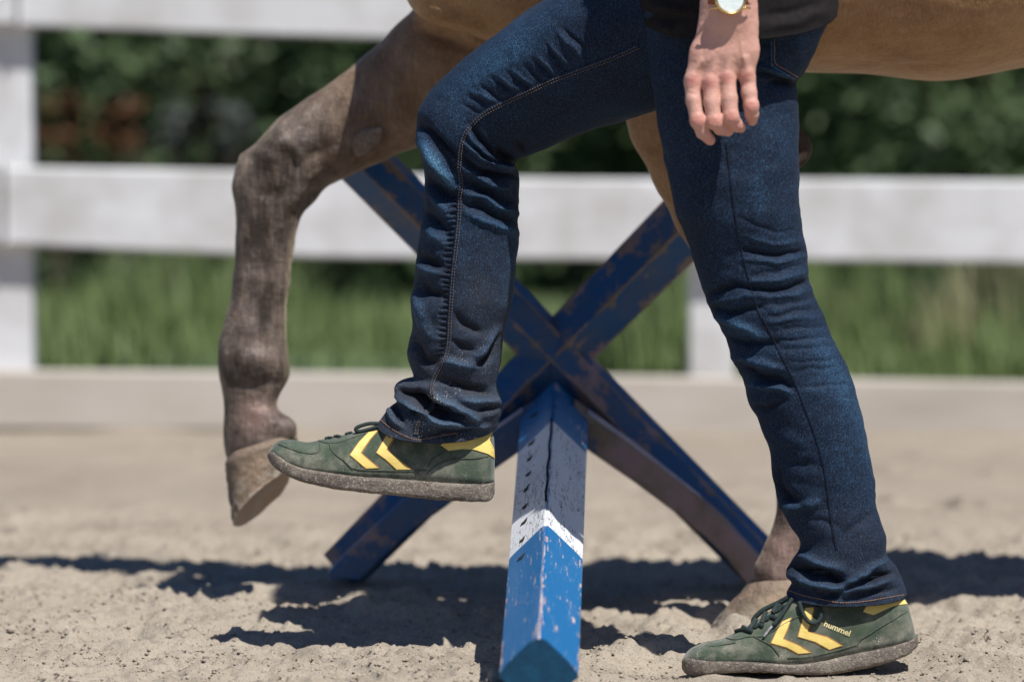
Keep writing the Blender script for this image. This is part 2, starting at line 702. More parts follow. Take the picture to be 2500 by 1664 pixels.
def m_paint(name, base, edge=0.5, worn=0.35, dull=0.0):
    """blue gloss paint chipped down to primer and wood"""
    n = NT(name, 0.42, 0.4)
    wear = n.attr('wear')
    v = n.map((1, 1, 1))
    big = n.noise(14, 5, rough=0.65)
    c = n.mix(n.noise(6, 3), base, tuple(min(1, x * 1.35 + 0.012) for x in base))
    th = n.math('ADD', n.math('MULTIPLY', wear, edge), worn)
    grime = n.math('MULTIPLY', n.ramp(n.noise(9, 5, rough=0.7), (0.42, 0.0), (0.7, 1.0)), dull)
    c = n.mix(grime, c, (0.12, 0.115, 0.12))
    ch = n.ramp(n.math('ADD', n.math('MULTIPLY', n.math('SUBTRACT', th, n.math('ADD', n.math('MULTIPLY', big, 0.75), n.math('MULTIPLY', n.noise(60, 4, rough=0.7), 0.25))), 7.0), 0.5), (0.25, 0.0), (0.75, 1.0))
    wood = n.mix(n.noise(40, 4), (0.085, 0.066, 0.048), (0.30, 0.235, 0.175))
    prim = n.mix(n.ramp(n.noise(13, 3), (0.35, 0.0), (0.55, 1.0)), (0.27, 0.19, 0.20), wood)
    c = n.mix(ch, c, prim)
    n.col(c)
    n.bump(n.math('SUBTRACT', 1.0, ch), 0.5, 0.0012)
    n.bump(n.noise(80, 4), 0.15, 0.002)
    return n.m


def m_beam():
    n = NT('painted_beam', 0.38, 0.4)
    band = n.attr('band')       # 0 blue, 1 white
    along = n.attr('along')
    across = n.attr('across')
    cx = n.t.nodes.new('ShaderNodeCombineXYZ')
    n.t.links.new(along, cx.inputs[0])
    n.t.links.new(across, cx.inputs[1])
    uv = cx.outputs[0]

    def mp(s):
        k = n.t.nodes.new('ShaderNodeMapping')
        k.inputs['Scale'].default_value = s
        n.t.links.new(uv, k.inputs[0])
        return k.outputs[0]
    blue = n.mix(n.noise(7, 4), (0.001, 0.110, 0.30), (0.003, 0.135, 0.34))
    white = n.mix(n.noise(9, 4), (0.80, 0.81, 0.82), (0.66, 0.68, 0.71))
    isw = n.math('GREATER_THAN', band, 0.5)
    c = n.mix(isw, blue, white)
    # flaked streaks along the grain
    st = n.noise(1.0, 4, mp((17, 250, 1)), rough=0.6)
    area = n.noise(1.0, 3, mp((9, 26, 1)))
    edge = n.attr('wear')
    th = n.math('ADD', n.math('MULTIPLY', n.math('SUBTRACT', area, 0.5), 0.45), n.math('ADD', 0.345, n.math('MULTIPLY', edge, 0.22)))
    flake = n.math('LESS_THAN', st, n.math('SUBTRACT', th, n.math('MULTIPLY', isw, 0.07)))
    prim = n.mix(n.ramp(n.noise(1.0, 3, mp((40, 120, 1))), (0.40, 0.0), (0.62, 1.0)), (0.58, 0.53, 0.49), (0.46, 0.26, 0.25))
    prim = n.mix(isw, prim, (0.035, 0.03, 0.028))
    c = n.mix(flake, c, prim)
    # cracks in the white paint
    ck = n.math('LESS_THAN', n.math('ABSOLUTE', n.math('SUBTRACT', n.noise(1.0, 3, mp((11, 150, 1)), dist=0.3), 0.5)), 0.011)
    ckm = n.math('MULTIPLY', ck, n.math('MULTIPLY', n.math('GREATER_THAN', n.noise(1.0, 2, mp((7, 20, 1))), 0.47), isw))
    c = n.mix(ckm, c, (0.02, 0.02, 0.022))
    sc = n.math('LESS_THAN', n.math('ABSOLUTE', n.math('SUBTRACT', n.noise(1.0, 2, mp((6, 190, 1)), dist=0.4), 0.47)), 0.004)
    scm = n.math('MULTIPLY', sc, n.math('MULTIPLY', n.math('GREATER_THAN', n.noise(1.0, 2, mp((9, 30, 3))), 0.53), n.math('SUBTRACT', 1.0, isw)))
    c = n.mix(n.math('MULTIPLY', scm, 0.75), c, (0.45, 0.50, 0.56))
    n.col(c)
    n.bump(n.math('SUBTRACT', 1.0, n.math('MAXIMUM', flake, ckm)), 0.6, 0.0015)
    n.bump(n.noise(1.0, 4, mp((14, 160, 1))), 0.2, 0.002)
    return n.m


def m_coat():
    n = NT('dun_coat', 0.5, 0.35)
    dark = n.attr('dark')
    v = n.map((1, 1, 0.35))
    mot = n.ramp(n.noise(30, 5, n.map((1, 1, 0.6)), rough=0.62), (0.40, 0.0), (0.68, 1.0))
    mot2 = n.ramp(n.noise(60, 4, v), (0.35, 0.0), (0.7, 1.0))
    tan = n.mix(n.ramp(n.noise(16, 6, n.map((0.6, 1, 1)), rough=0.75), (0.3, 0.0), (0.7, 1.0)), (0.28, 0.14, 0.052), (0.50, 0.29, 0.138))
    leg = n.mix(mot, (0.036, 0.026, 0.022), (0.24, 0.188, 0.158))
    leg = n.mix(n.math('MULTIPLY', mot2, 0.55), leg, (0.055, 0.038, 0.032))
    pink = n.attr('pink')
    leg = n.mix(n.math('MULTIPLY', pink, n.noise(30, 3)), leg, (0.42, 0.27, 0.23))
    c = n.mix(dark, tan, leg)
    hair = n.noise(330, 3, n.map((1, 1, 0.12)))
    c = n.mix(n.math('MULTIPLY', n.math('SUBTRACT', 1.0, hair), 0.42), c, (0.05, 0.03, 0.02), 'MULTIPLY')
    str_ = n.ramp(n.noise(150, 3, n.map((1, 1, 0.14), (0, 0.35, 0))), (0.52, 0.0), (0.75, 1.0))
    c = n.mix(n.math('MULTIPLY', str_, 0.16), c, (0.62, 0.45, 0.30))
    n.col(c)
    n.b.inputs['Sheen Weight'].default_value = 0.25
    n.b.inputs['Sheen Tint'].default_value = (1.0, 0.82, 0.58, 1)
    n.bump(n.noise(75, 4, n.map((0.3, 1, 1), (0, 0.25, 0))), 0.28, 0.005)
    n.bump(hair, 0.75, 0.0025)
    n.bump(n.noise(38, 4, n.map((0.7, 1, 1))), 0.5, 0.010)
    return n.m


def m_hoof():
    n = NT('hoof_horn', 0.6, 0.3)
    s = n.attr('low')
    c = n.mix(n.noise(30, 4), (0.21, 0.155, 0.10), (0.34, 0.265, 0.18))
    c = n.mix(n.ramp(n.noise(1.0, 3, n.map((40, 40, 9))), (0.45, 0.0), (0.7, 0.6)), c, (0.13, 0.10, 0.07))
    toe = n.attr('toe')
    c = n.mix(n.math('MULTIPLY', toe, 0.75), c, (0.085, 0.068, 0.05))
    sand = n.math('MULTIPLY', s, n.ramp(n.noise(80, 5), (0.45, 0), (0.6, 1)))
    c = n.mix(sand, c, (0.55, 0.50, 0.43))
    topb = n.math('MULTIPLY', n.attr('top'), n.ramp(n.noise(45, 4), (0.25, 0.3), (0.6, 1.0)))
    c = n.mix(n.math('MULTIPLY', n.ramp(n.noise(28, 4), (0.5, 0.0), (0.7, 1.0)), 0.6), c, (0.40, 0.26, 0.19))
    c = n.mix(topb, c, (0.21, 0.155, 0.12))
    n.col(c)
    n.bump(n.noise(70, 5, rough=0.7), 0.9, 0.006)
    return n.m


def m_skin():
    n = NT('skin', 0.5, 0.35)
    red = n.attr('red')
    c = n.mix(n.noise(40, 4), (0.54, 0.29, 0.225), (0.60, 0.35, 0.28))
    c = n.mix(n.math('MULTIPLY', red, 0.75), c, (0.55, 0.20, 0.165))
    c = n.mix(n.math('MULTIPLY', n.ramp(n.noise(55, 4), (0.55, 0), (0.75, 1)), 0.35), c, (0.44, 0.19, 0.13))
    n.col(c)
    n.b.inputs['Subsurface Weight'].default_value = 0.12
    n.b.inputs['Subsurface Radius'].default_value = (0.008, 0.003, 0.0015)
    n.bump(n.noise(420, 3), 0.35, 0.0014)
    n.bump(n.noise(75, 4), 0.30, 0.004)
    n.bump(n.noise(1.0, 3, n.map((160, 160, 520))), 0.12, 0.001)
    return n.m


def m_white():
    n = NT('weathered_white_paint', 0.6, 0.3)
    g = n.noise(1.0, 5, n.map((1.5, 8, 9)), rough=0.6)
    c = n.mix(n.ramp(g, (0.35, 0.0), (0.75, 1.0)), (0.70, 0.705, 0.715), (0.53, 0.525, 0.515))
    c = n.mix(n.math('MULTIPLY', n.ramp(n.noise(6, 5), (0.45, 0), (0.72, 1)), 0.75), c, (0.40, 0.385, 0.355))
    n.col(c)
    return n.m


def m_dusty_white():
    n = NT('dusty_white_paint', 0.7, 0.25)
    g = n.noise(1.0, 5, n.map((2, 8, 7)), rough=0.6)
    n.col(n.mix(n.ramp(g, (0.3, 0.0), (0.75, 1.0)), (0.54, 0.49, 0.435), (0.40, 0.355, 0.30)))
    return n.m


def m_leaf(name, c1, c2, trans=0.12):
    n = NT(name, 0.55, 0.3)
    n.col(n.mix(n.noise(3.0, 3), c1, c2))
    n.b.inputs['Transmission Weight'].default_value = 0.0
    return n.m


SAND, DENIM, SUEDE, SOLE, COAT, HOOF, SKIN, WHITE, DUSTY = m_sand(), m_denim(), m_suede(), m_sole(), m_coat(), m_hoof(), m_skin(), m_white(), m_dusty_white()
ARM_BLUE = m_paint('chipped_dark_blue_paint', (0.006, 0.062, 0.175), 0.22, 0.405, 0.6)
BRACE_BROWN = m_paint('worn_paint_on_brown_wood', (0.008, 0.06, 0.15), 0.05, 0.55, 0.75)
BEAM = m_beam()
CRUMB = simple('damp_sand_crumb', (0.40, 0.35, 0.285), (0.25, 0.208, 0.16), 160, 0.95)
YELLOW = simple('yellow_leather', (0.74, 0.54, 0.14), (0.80, 0.61, 0.19), 60, 0.5, 0.25, 300)
YEDGE = simple('raw_leather_edge', (0.30, 0.14, 0.05), (0.40, 0.20, 0.08), 90, 0.8)
LETTER = simple('pale_gold_print', (0.75, 0.62, 0.30), (0.82, 0.70, 0.38), 60, 0.5)
LACE = simple('dark_green_lace', (0.012, 0.022, 0.022), (0.035, 0.052, 0.048), 400, 0.85, 0.4, 900)
LACE_TIP = simple('clear_lace_tip', (0.10, 0.10, 0.11), (0.45, 0.44, 0.45), 260, 0.25)
SEAMT = simple('suede_seam', (0.035, 0.055, 0.036), (0.12, 0.13, 0.095), 200, 0.9)
THREAD = simple('orange_thread', (0.42, 0.20, 0.08), (0.55, 0.33, 0.18), 300, 0.8)
THREAD_PALE = simple('pale_thread', (0.20, 0.13, 0.085), (0.36, 0.25, 0.17), 300, 0.8)
SHIRT = simple('black_jersey', (0.010, 0.009, 0.0095), (0.018, 0.015, 0.016), 120, 0.9, 0.3, 700, 0.15)
GOLD = NT('gold_metal', 0.22)
GOLD.col((0.80, 0.55, 0.22))
GOLD.b.inputs['Metallic'].default_value = 1.0
GOLD = GOLD.m
PEARL = simple('mother_of_pearl', (0.50, 0.60, 0.60), (0.72, 0.74, 0.70), 140, 0.15, spec=0.6)
LEATHER = simple('red_brown_leather', (0.20, 0.055, 0.035), (0.27, 0.085, 0.05), 150, 0.5, 0.2, 400)
END_BLUE = simple('dark_blue_end_grain', (0.003, 0.045, 0.10), (0.006, 0.075, 0.15), 60, 0.7, 0.4, 120)
DARKWOOD = simple('dark_gouge', (0.012, 0.011, 0.012), (0.03, 0.026, 0.024), 90, 0.9)
SOLEPINK = simple('hoof_sole', (0.54, 0.35, 0.22), (0.50, 0.45, 0.38), 22, 0.7, 0.7, 90)
WORN = simple('worn_primer_edge', (0.50, 0.48, 0.55), (0.22, 0.23, 0.32), 26, 0.6, 0.3, 120)
DARKSTRAP = simple('dark_strap', (0.02, 0.014, 0.012), (0.07, 0.04, 0.022), 30, 0.7)
CHESTNUT = simple('grey_horn', (0.09, 0.068, 0.055), (0.24, 0.19, 0.155), 150, 0.7, 0.6, 260)
HAIR = simple('brown_hair', (0.05, 0.03, 0.018), (0.09, 0.055, 0.03), 90, 0.6)
LEAVES = [m_leaf('dark_leaf', (0.075, 0.115, 0.048), (0.092, 0.138, 0.058)), m_leaf('mid_leaf', (0.085, 0.13, 0.052), (0.105, 0.155, 0.066)), m_leaf('deep_leaf', (0.07, 0.106, 0.046), (0.086, 0.127, 0.055))]
GRASS = m_leaf('grass_blade', (0.085, 0.135, 0.045), (0.20, 0.25, 0.095))
STALK = m_leaf('dry_stalk', (0.16, 0.17, 0.08), (0.24, 0.22, 0.12))
RUST = m_leaf('rust_leaf', (0.11, 0.05, 0.022), (0.15, 0.075, 0.035))
GREYLEAF = m_leaf('grey_leaf', (0.06, 0.075, 0.06), (0.11, 0.12, 0.11))
BARK = simple('bark', (0.06, 0.045, 0.03), (0.12, 0.09, 0.065), 20, 0.9, 0.6)
MEADOW = simple('meadow_soil', (0.05, 0.085, 0.03), (0.09, 0.12, 0.05), 4, 0.95)

# ------------------------------------------------------------------ ground
FEET = [(PX(1720, 1625, 7.58), 0.17, -0.013), (PX(2060, 1620, 7.58), 0.15, -0.008), (PX(1850, 1528, 8.08), 0.10, -0.004), (PX(1320, 1640, 7.2), 0.10, 0.0), (PX(830, 1420, 8.43), 0.16, 0.022), (PX(1830, 1430, 8.43), 0.16, 0.016)]


DENTS = [(RNG.uniform(-0.95, 0.95), RNG.uniform(7.3, 11.0), RNG.uniform(0.045, 0.075), RNG.uniform(0.010, 0.026)) for _ in range(60)]


def ground_h(x, y):
    P = np.stack([x, y, np.zeros_like(x)], -1)
    h = 0.010 * fbm(P * 2.2, 2, 3) + 0.010 * fbm(P * np.array([6.5, 8.0, 1]), 3, 5)
    for hx, hy, hr, hdp in DENTS:
        d2 = ((x - hx) / hr) ** 2 + ((y - hy) / (hr * 1.1)) ** 2
        m = d2 < 6
        h[m] += hdp * (-np.exp(-d2[m] ** 2) + 0.55 * np.exp(-((np.sqrt(d2[m]) - 1.35) / 0.35) ** 2))
    nf = np.clip(1 - (y - 9.1) / 0.9, 0.0, 1)
    r = 1 - np.abs(fbm(P * 15.0, 2, 9))
    h += nf * (0.008 * (r - 0.6) + 0.0062 * fbm(P * 42, 3, 11))
    c = np.clip(fbm(P * 85, 2, 21) - 0.1, 0, 1)
    h += nf * 0.008 * c
    for c0, rad, lev in FEET:
        w = np.exp(-(((x - c0[0]) / rad) ** 2 + ((y - c0[1]) / (rad * 0.7)) ** 2) ** 2)
        h = h * (1 - 0.85 * w) + (lev) * w
        if lev < -0.006:
            rr = np.sqrt(((x - c0[0]) / rad) ** 2 + ((y - c0[1]) / (rad * 0.7)) ** 2)
            h = h + 0.010 * np.exp(-((rr - 1.12) / 0.16) ** 2) * (0.6 + 0.7 * fbm(P * 12, 2, 77))
    far = np.clip((y - 9.6) / 1.5, 0, 1)
    return h * (1 - 0.6 * far) - 0.004


def axis(a, b, step, lo, hi):
    m = list(np.arange(a, b + step / 2, step))
    s, v = step, m[-1]
    while v < hi:
        s *= 1.35
        v += s
        m.append(min(v, hi))
    s, v = step, m[0]
    while v > lo:
        s *= 1.35
        v -= s
        m.insert(0, max(v, lo))
    return np.array(m)


gx = axis(-0.86, 0.86, 0.0055, -70, 70)
gy = np.concatenate([axis(7.12, 9.3, 0.0062, -8, 9.32), np.arange(9.345, 11.6, 0.02)])
GX, GY = np.meshgrid(gx, gy, indexing='xy')
GZ = ground_h(GX, GY)
mk('arena_ground', np.stack([GX, GY, GZ], -1).reshape(-1, 3), gridfaces(len(gy), len(gx), False)[:, ::-1] * 1, SAND, kind='structure')
mx, my = axis(-3, 3, 0.5, -90, 90), axis(11.3, 14, 0.3, 11.3, 130)
MX, MY = np.meshgrid(mx, my, indexing='xy')
mk('meadow_ground', np.stack([MX, MY, 0.012 + 0 * MX], -1).reshape(-1, 3), gridfaces(len(my), len(mx), False)[:, ::-1], MEADOW, kind='structure')

# loose crumbs of damp sand
ICO_V = np.array([(0, 0, 1), (0.9, 0, 0.35), (0.28, 0.85, 0.4), (-0.72, 0.53, 0.3), (-0.72, -0.53, 0.38), (0.28, -0.85, 0.32), (0, 0, -0.7)])
ICO_F = np.array([(0, 1, 2), (0, 2, 3), (0, 3, 4), (0, 4, 5), (0, 5, 1), (6, 2, 1), (6, 3, 2), (6, 4, 3), (6, 5, 4), (6, 1, 5)])
NC = 26000
cx_ = RNG.uniform(-0.8, 0.8, NC)
cy_ = 7.2 + 2.2 * RNG.random(NC) ** 1.5
clump = fbm(np.stack([cx_ * 7, cy_ * 7, 0 * cx_], -1), 2, 31)
sel = clump > -0.25 + 0.5 * (RNG.random(NC) - 0.5)
cx_, cy_ = cx_[sel], cy_[sel]
NC = len(cx_)
sz = 0.0009 + 0.0032 * RNG.random(NC) ** 4 + 0.0055 * (RNG.random(NC) > 0.988) * RNG.random(NC)
cz = ground_h(cx_, cy_) + sz * 0.25
ang = RNG.uniform(0, 6.28, NC)
jit = 1 + 0.45 * (RNG.random((NC, 7, 3)) - 0.5)
L = ICO_V[None] * jit * sz[:, None, None]
CR = np.stack([L[..., 0] * np.cos(ang)[:, None] - L[..., 1] * np.sin(ang)[:, None] + cx_[:, None],
               L[..., 0] * np.sin(ang)[:, None] + L[..., 1] * np.cos(ang)[:, None] + cy_[:, None], L[..., 2] * 0.8 + cz[:, None]], -1)
CF = (ICO_F[None] + (np.arange(NC) * 7)[:, None, None]).reshape(-1, 3)
mk('sand_crumbs', CR.reshape(-1, 3), CF, CRUMB, kind='stuff', label='loose crumbs and small clods lying on the pale arena sand', smooth=False)

# ------------------------------------------------------------------ fence
FD = 11.2
fence = empty('rail_fence', (0, FD, 0), 'white wooden rail fence with three boards behind the horse', 'fence')


def board(pts_up, pts_lo, D, th, name, mat=None):
    n = 40
    U, Lw = resample(pts_up, n), resample(pts_lo, n)
    A, B = PX(U[:, 0], U[:, 1], D), PX(Lw[:, 0], Lw[:, 1], D)
    back = np.array((0, th, 0))
    rows = np.stack([A, B, B + back, A + back], 1)
    V = rows.reshape(-1, 3)
    F = [tuple(f) for f in gridfaces(n, 4)] + [(0, 1, 2, 3), tuple(4 * (n - 1) + i for i in (3, 2, 1, 0))]
    return bevel(mk(name, V, F, mat or WHITE, fence, smooth=False), 0.006)


board([(48, -165), (930, -135), (2000, -110), (4200, -60)], [(48, 65), (930, 94), (2000, 118), (4200, 170)], FD, 0.04, 'rail')
board([(-2600, -240), (42, -170)], [(-2600, -20), (42, 61)], FD, 0.04, 'rail')
board([(16, 407), (85, 410), (594, 418), (1273, 437), (2500, 443), (4200, 470)], [(16, 597), (85, 600), (573, 621), (1008, 631), (2500, 643), (4200, 690)], FD, 0.04, 'rail')
board([(-2600, 365), (9, 395)], [(-2600, 560), (9, 592)], FD, 0.04, 'rail')
board([(-2600, 880), (85, 905), (1570, 920), (2500, 934), (4200, 960)], [(-2600, 1035), (85, 1048), (1570, 1062), (2500, 1072), (4200, 1090)], FD, 0.04, 'rail', DUSTY)
for k in (-1, 0, 1, 2):
    px = 25 + 1713 * k
    a = PX(px, 900, FD + 0.045)
    c = box((a[0], FD + 0.042 + 0.045, 0.64), (0.045, 0.045, 0.66))
    bevel(mk('post', c[0], c[1], WHITE, fence, smooth=False), 0.006)

# ------------------------------------------------------------------ planting behind the fence


def leaf_mesh(name, mat, n, rx, ry, rz, size, seed, clumps=40, open_=0.55):
    g = np.random.default_rng(seed)
    c = g.normal(size=(clumps, 3))
    c /= np.linalg.norm(c, axis=1, keepdims=True)
    c *= (0.45 + 0.55 * g.random((clumps, 1)))
    k = g.integers(0, clumps, n)
    p = c[k] + g.normal(size=(n, 3)) * 0.13
    p = p * np.array((rx, ry, rz))
    d1 = g.normal(size=(n, 3))
    d1 /= np.linalg.norm(d1, axis=1, keepdims=True)
    d2 = np.cross(d1, g.normal(size=(n, 3)))
    d2 /= np.linalg.norm(d2, axis=1, keepdims=True)
    s = size * (0.6 + 0.8 * g.random((n, 1)))
    V = np.stack([p - d1 * s, p + d2 * s * 0.45, p + d1 * s, p - d2 * s * 0.45], 1).reshape(-1, 3)
    F = np.arange(n * 4).reshape(-1, 4)
    me = bpy.data.meshes.new(name)
    me.vertices.add(len(V))
    me.vertices.foreach_set('co', V.astype(np.float32).ravel())
    me.loops.add(F.size)
    me.loops.foreach_set('vertex_index', F.astype(np.int32).ravel())
    me.polygons.add(len(F))
    me.polygons.foreach_set('loop_start', np.arange(0, F.size, 4, dtype=np.int32))
    me.update(calc_edges=True)
    me.materials.append(mat)
    return me


def stem_mesh(name, h, r, seed, nb=5):
    g = np.random.default_rng(seed)
    parts = []
    for i in range(nb):
        a = g.uniform(0, 6.28)
        top = np.array((math.cos(a) * h * 0.35 * (i > 0), math.sin(a) * h * 0.35 * (i > 0), h))
        pts = [np.zeros(3), top * np.array((0.3, 0.3, 0.45)), top]
        parts.append(tube(resample(pts, 7), np.linspace(r, r * 0.25, 7), 6, up=(1, 0.1, 0)))
    V, F = join(parts)
    me = bpy.data.meshes.new(name)
    me.from_pydata([tuple(v) for v in V], [], F)
    me.materials.append(BARK)
    me.update()
    return me


def plant(name, loc, label, cat, group, fm, sm, z, scale, rot, fname='foliage', sname='stem'):
    r = empty(name, loc, label, cat, group)
    r.rotation_euler = (0, 0, rot)
    r.scale = (scale,) * 3
    f = link(bpy.data.objects.new(fname, fm))
    f.parent = r
    f.location = (0, 0, z)
    s = link(bpy.data.objects.new(sname, sm))
    s.parent = r
    return r


BM = [leaf_mesh('bush_leaves', LEAVES[i % 3], 9000, 0.75, 0.42, 0.9, 0.028, 50 + i, 220) for i in range(3)]
BS = stem_mesh('bush_stem', 1.3, 0.03, 3)
spots = [(-1.35 + 0.52 * (i if i < 7 else 6 - i if i < 9 else i - 2) + random.uniform(-0.1, 0.1), 15.2 + random.uniform(-0.35, 0.5), i) for i in range(11)]
for x, y, i in spots:
    plant('bush', (x, y, 0.0), 'dark green leafy bush in the blurred hedge behind the white fence', 'bush', 'bushes of the hedge behind the fence', BM[(i * 2) % 3], BS, 0.78, random.uniform(0.95, 1.2), random.uniform(0, 6))
for i in range(10):
    plant('bush', (-2.1 + 0.72 * (i if i < 9 else -1), 17.3 + random.uniform(-0.3, 0.3), 0.0), 'dark green leafy bush in the blurred hedge behind the white fence', 'bush', 'bushes of the hedge behind the fence', BM[2 if i % 2 else 0], BS, 1.0, random.uniform(1.3, 1.55), random.uniform(0, 6))
RM = leaf_mesh('rust_leaves', RUST, 260, 0.075, 0.07, 0.075, 0.018, 91, 14)
RS = stem_mesh('rust_stem', 0.42, 0.006, 5, 4)
for i, (px, py) in enumerate(((150, 305), (305, 315))):
    p = PX(px, py, 14.25)
    plant('rusty_shrub', (p[0], 14.25, 0.012), ('rust orange shrub beside the left fence post, seen above the middle rail', 'rust orange shrub between its twin and a pale grey shrub, above the middle rail')[i], 'shrub', 'rust coloured shrubs behind the fence', RM, RS, p[2] - 0.012, 1.0, i)
GM = leaf_mesh('grey_leaves', GREYLEAF, 190, 0.06, 0.06, 0.07, 0.018, 92, 10)
GS = stem_mesh('grey_stem', 0.42, 0.006, 6, 4)
for i, (px, py) in enumerate(((425, 310), (560, 310))):
    p = PX(px, py, 14.25)
    plant('grey_shrub', (p[0], 14.25, 0.012), ('pale grey shrub next to the rust orange shrubs above the middle rail', 'pale grey shrub nearest the raised foreleg, above the middle rail')[i], 'shrub', 'pale grey shrubs behind the fence', GM, GS, p[2] - 0.012, 1.0, i)


def blades(name, mat, n, x0, x1, y0, y1, h0, h1, w, seed, label):
    g = np.random.default_rng(seed)
    bx, by = g.uniform(x0, x1, n), g.uniform(y0, y1, n)
    dens = fbm(np.stack([bx * 2.5, by * 0.8, 0 * bx], -1), 2, seed)
    keep = dens > -0.35
    bx, by, dens = bx[keep], by[keep], dens[keep]
    n = len(bx)
    h = (h0 + (h1 - h0) * g.random(n) ** 1.6) * np.clip(0.7 + 1.3 * dens, 0.2, 1.9)
    a = g.uniform(0, 6.28, n)
    le = h * 0.35 * g.random(n)
    dx, dy = np.cos(a), np.sin(a)
    w = w * (0.6 + 0.8 * g.random(n))
    z0 = 0.012
    def pt(t, s):
        return np.stack([bx + dx * le * t * t - dy * w * s, by + dy * le * t * t + dx * w * s, z0 + h * t * (1 - 0.12 * t)], -1)
    V = np.stack([pt(0, -1), pt(0, 1), pt(0.55, 0.8), pt(0.55, -0.8), pt(1.0, 0.1), pt(1.0, -0.1)], 1).reshape(-1, 3)
    b = (np.arange(n) * 6)[:, None]
    F = np.concatenate([b + np.array([0, 1, 2, 3]), b + np.array([3, 2, 4, 5])])
    mk(name, V, F, mat, kind='stuff', label=label, smooth=False)


blades('meadow_grass', GRASS, 15000, -1.6, 1.6, 11.6, 14.0, 0.03, 0.17, 0.0045, 5, 'green meadow grass growing behind the bottom board of the fence')
blades('tall_grass', STALK, 260, 0.62, 1.35, 12.6, 14.0, 0.10, 0.24, 0.006, 6, 'tall pale grass stalks behind the right part of the fence')

# ------------------------------------------------------------------ cavaletti jump (cross end and long beam)
CD = 8.40
jump = empty('cavaletti_jump', tuple(PX(1355, 881, CD) * np.array((1, 1, 0))), 'blue and white painted cavaletti beam with a wooden cross end', 'jump')


def timber(name, a_px, b_px, Da, Db, sec, mat, wear_amt=1.0, n=24, taper=1.0):
    """square-ish timber: sec = [(u across, w towards camera)] in metres"""
    A, B = PX(a_px[0], a_px[1], Da), PX(b_px[0], b_px[1], Db)
    T = (B - A) / np.linalg.norm(B - A)
    W = np.array((0, -1.0, 0))
    W = W - T * (W @ T)
    W /= np.linalg.norm(W)
    U = np.cross(W, T)
    if U[2] < 0:
        U = -U
    # subdivide section edges so that paint wear can follow the arrises
    S, wr = [], []
    m = len(sec)
    for i in range(m):
        p, q = np.array(sec[i]), np.array(sec[(i + 1) % m])
        for t, w in ((0, 1.0), (0.08, 0.35), (0.5, 0.0), (0.92, 0.35)):
            S.append(p + (q - p) * t)
            wr.append(w)
    S, wr = np.array(S), np.array(wr)
    t = np.linspace(0, 1, n)
    C = A + (B - A) * t[:, None]
    tp = (1 + (taper - 1) * t)[:, None, None]
    G = C[:, None] + U * S[None, :, 0:1] * tp + W * S[None, :, 1:2] * tp
    G = G + 0.0012 * fbm(G * 25, 2, 4)[..., None] * W
    V = G.reshape(-1, 3)
    k = len(S)
    F = [tuple(f) for f in gridfaces(n, k)] + [tuple(range(k))[::-1], tuple(range((n - 1) * k, n * k))]
    o = mk(name, V, F, mat, jump, smooth=False, attrs={'wear': np.tile(wr, n) * wear_amt})
    return o


SEC_L = [(-0.041, 0.0), (-0.007, 0.040), (0.029, 0.023), (0.041, 0.0), (0.0, -0.042)]
SEC_R = [(-0.050, 0.0), (0.002, 0.046), (0.050, 0.004), (0.0, -0.048)]
# upper-left to lower-right, and upper-right to lower-left
timber('cross_arm', (842, 350), (1866, 1384), CD, CD + 0.02, SEC_L, ARM_BLUE, taper=0.9)
timber('cross_arm', (1790, 430), (832, 1394), CD + 0.012, CD + 0.02, SEC_R, ARM_BLUE, taper=0.72)


def plank(name, poly, D, th, mat, wear=0.5):
    n = len(poly)
    P = np.array([PX(p[0], p[1], D) for p in poly])
    V = np.concatenate([P, P + np.array((0, th, 0))])
    F = [tuple(range(n))[::-1], tuple(range(n, 2 * n))] + [(i, (i + 1) % n, n + (i + 1) % n, n + i) for i in range(n)]
    o = mk(name, V, F, mat, jump, smooth=False, attrs={'wear': np.full(2 * n, wear)})
    return bevel(o, 0.004)


plank('brace', [(1400, 975), (1438, 1002), (1540, 1075), (1645, 1158), (1760, 1255), (1880, 1385), (1868, 1425), (1829, 1433), (1771, 1358), (1720, 1308), (1664, 1263), (1550, 1178), (1434, 1098), (1395, 1070)], CD - 0.065, 0.06, BRACE_BROWN)
plank('brace', [(1310, 975), (1272, 1000), (1208, 1045), (1100, 1125), (985, 1218), (845, 1350), (800, 1398), (803, 1416), (882, 1416), (940, 1356), (1004, 1297), (1108, 1222), (1208, 1145), (1258, 1110), (1312, 1070)], CD - 0.055, 0.05, ARM_BLUE, 0.2)
# edges of the braces rubbed down to pale primer
plank('worn_edge', [(1436, 999), (1540, 1072), (1645, 1155), (1715, 1211), (1712, 1217), (1641, 1164), (1535, 1083), (1432, 1010)], CD - 0.0675, 0.012, WORN)
plank('worn_edge', [(1276, 994), (1208, 1042), (1160, 1079), (1163, 1085), (1211, 1049), (1279, 1004)], CD - 0.0575, 0.012, WORN)
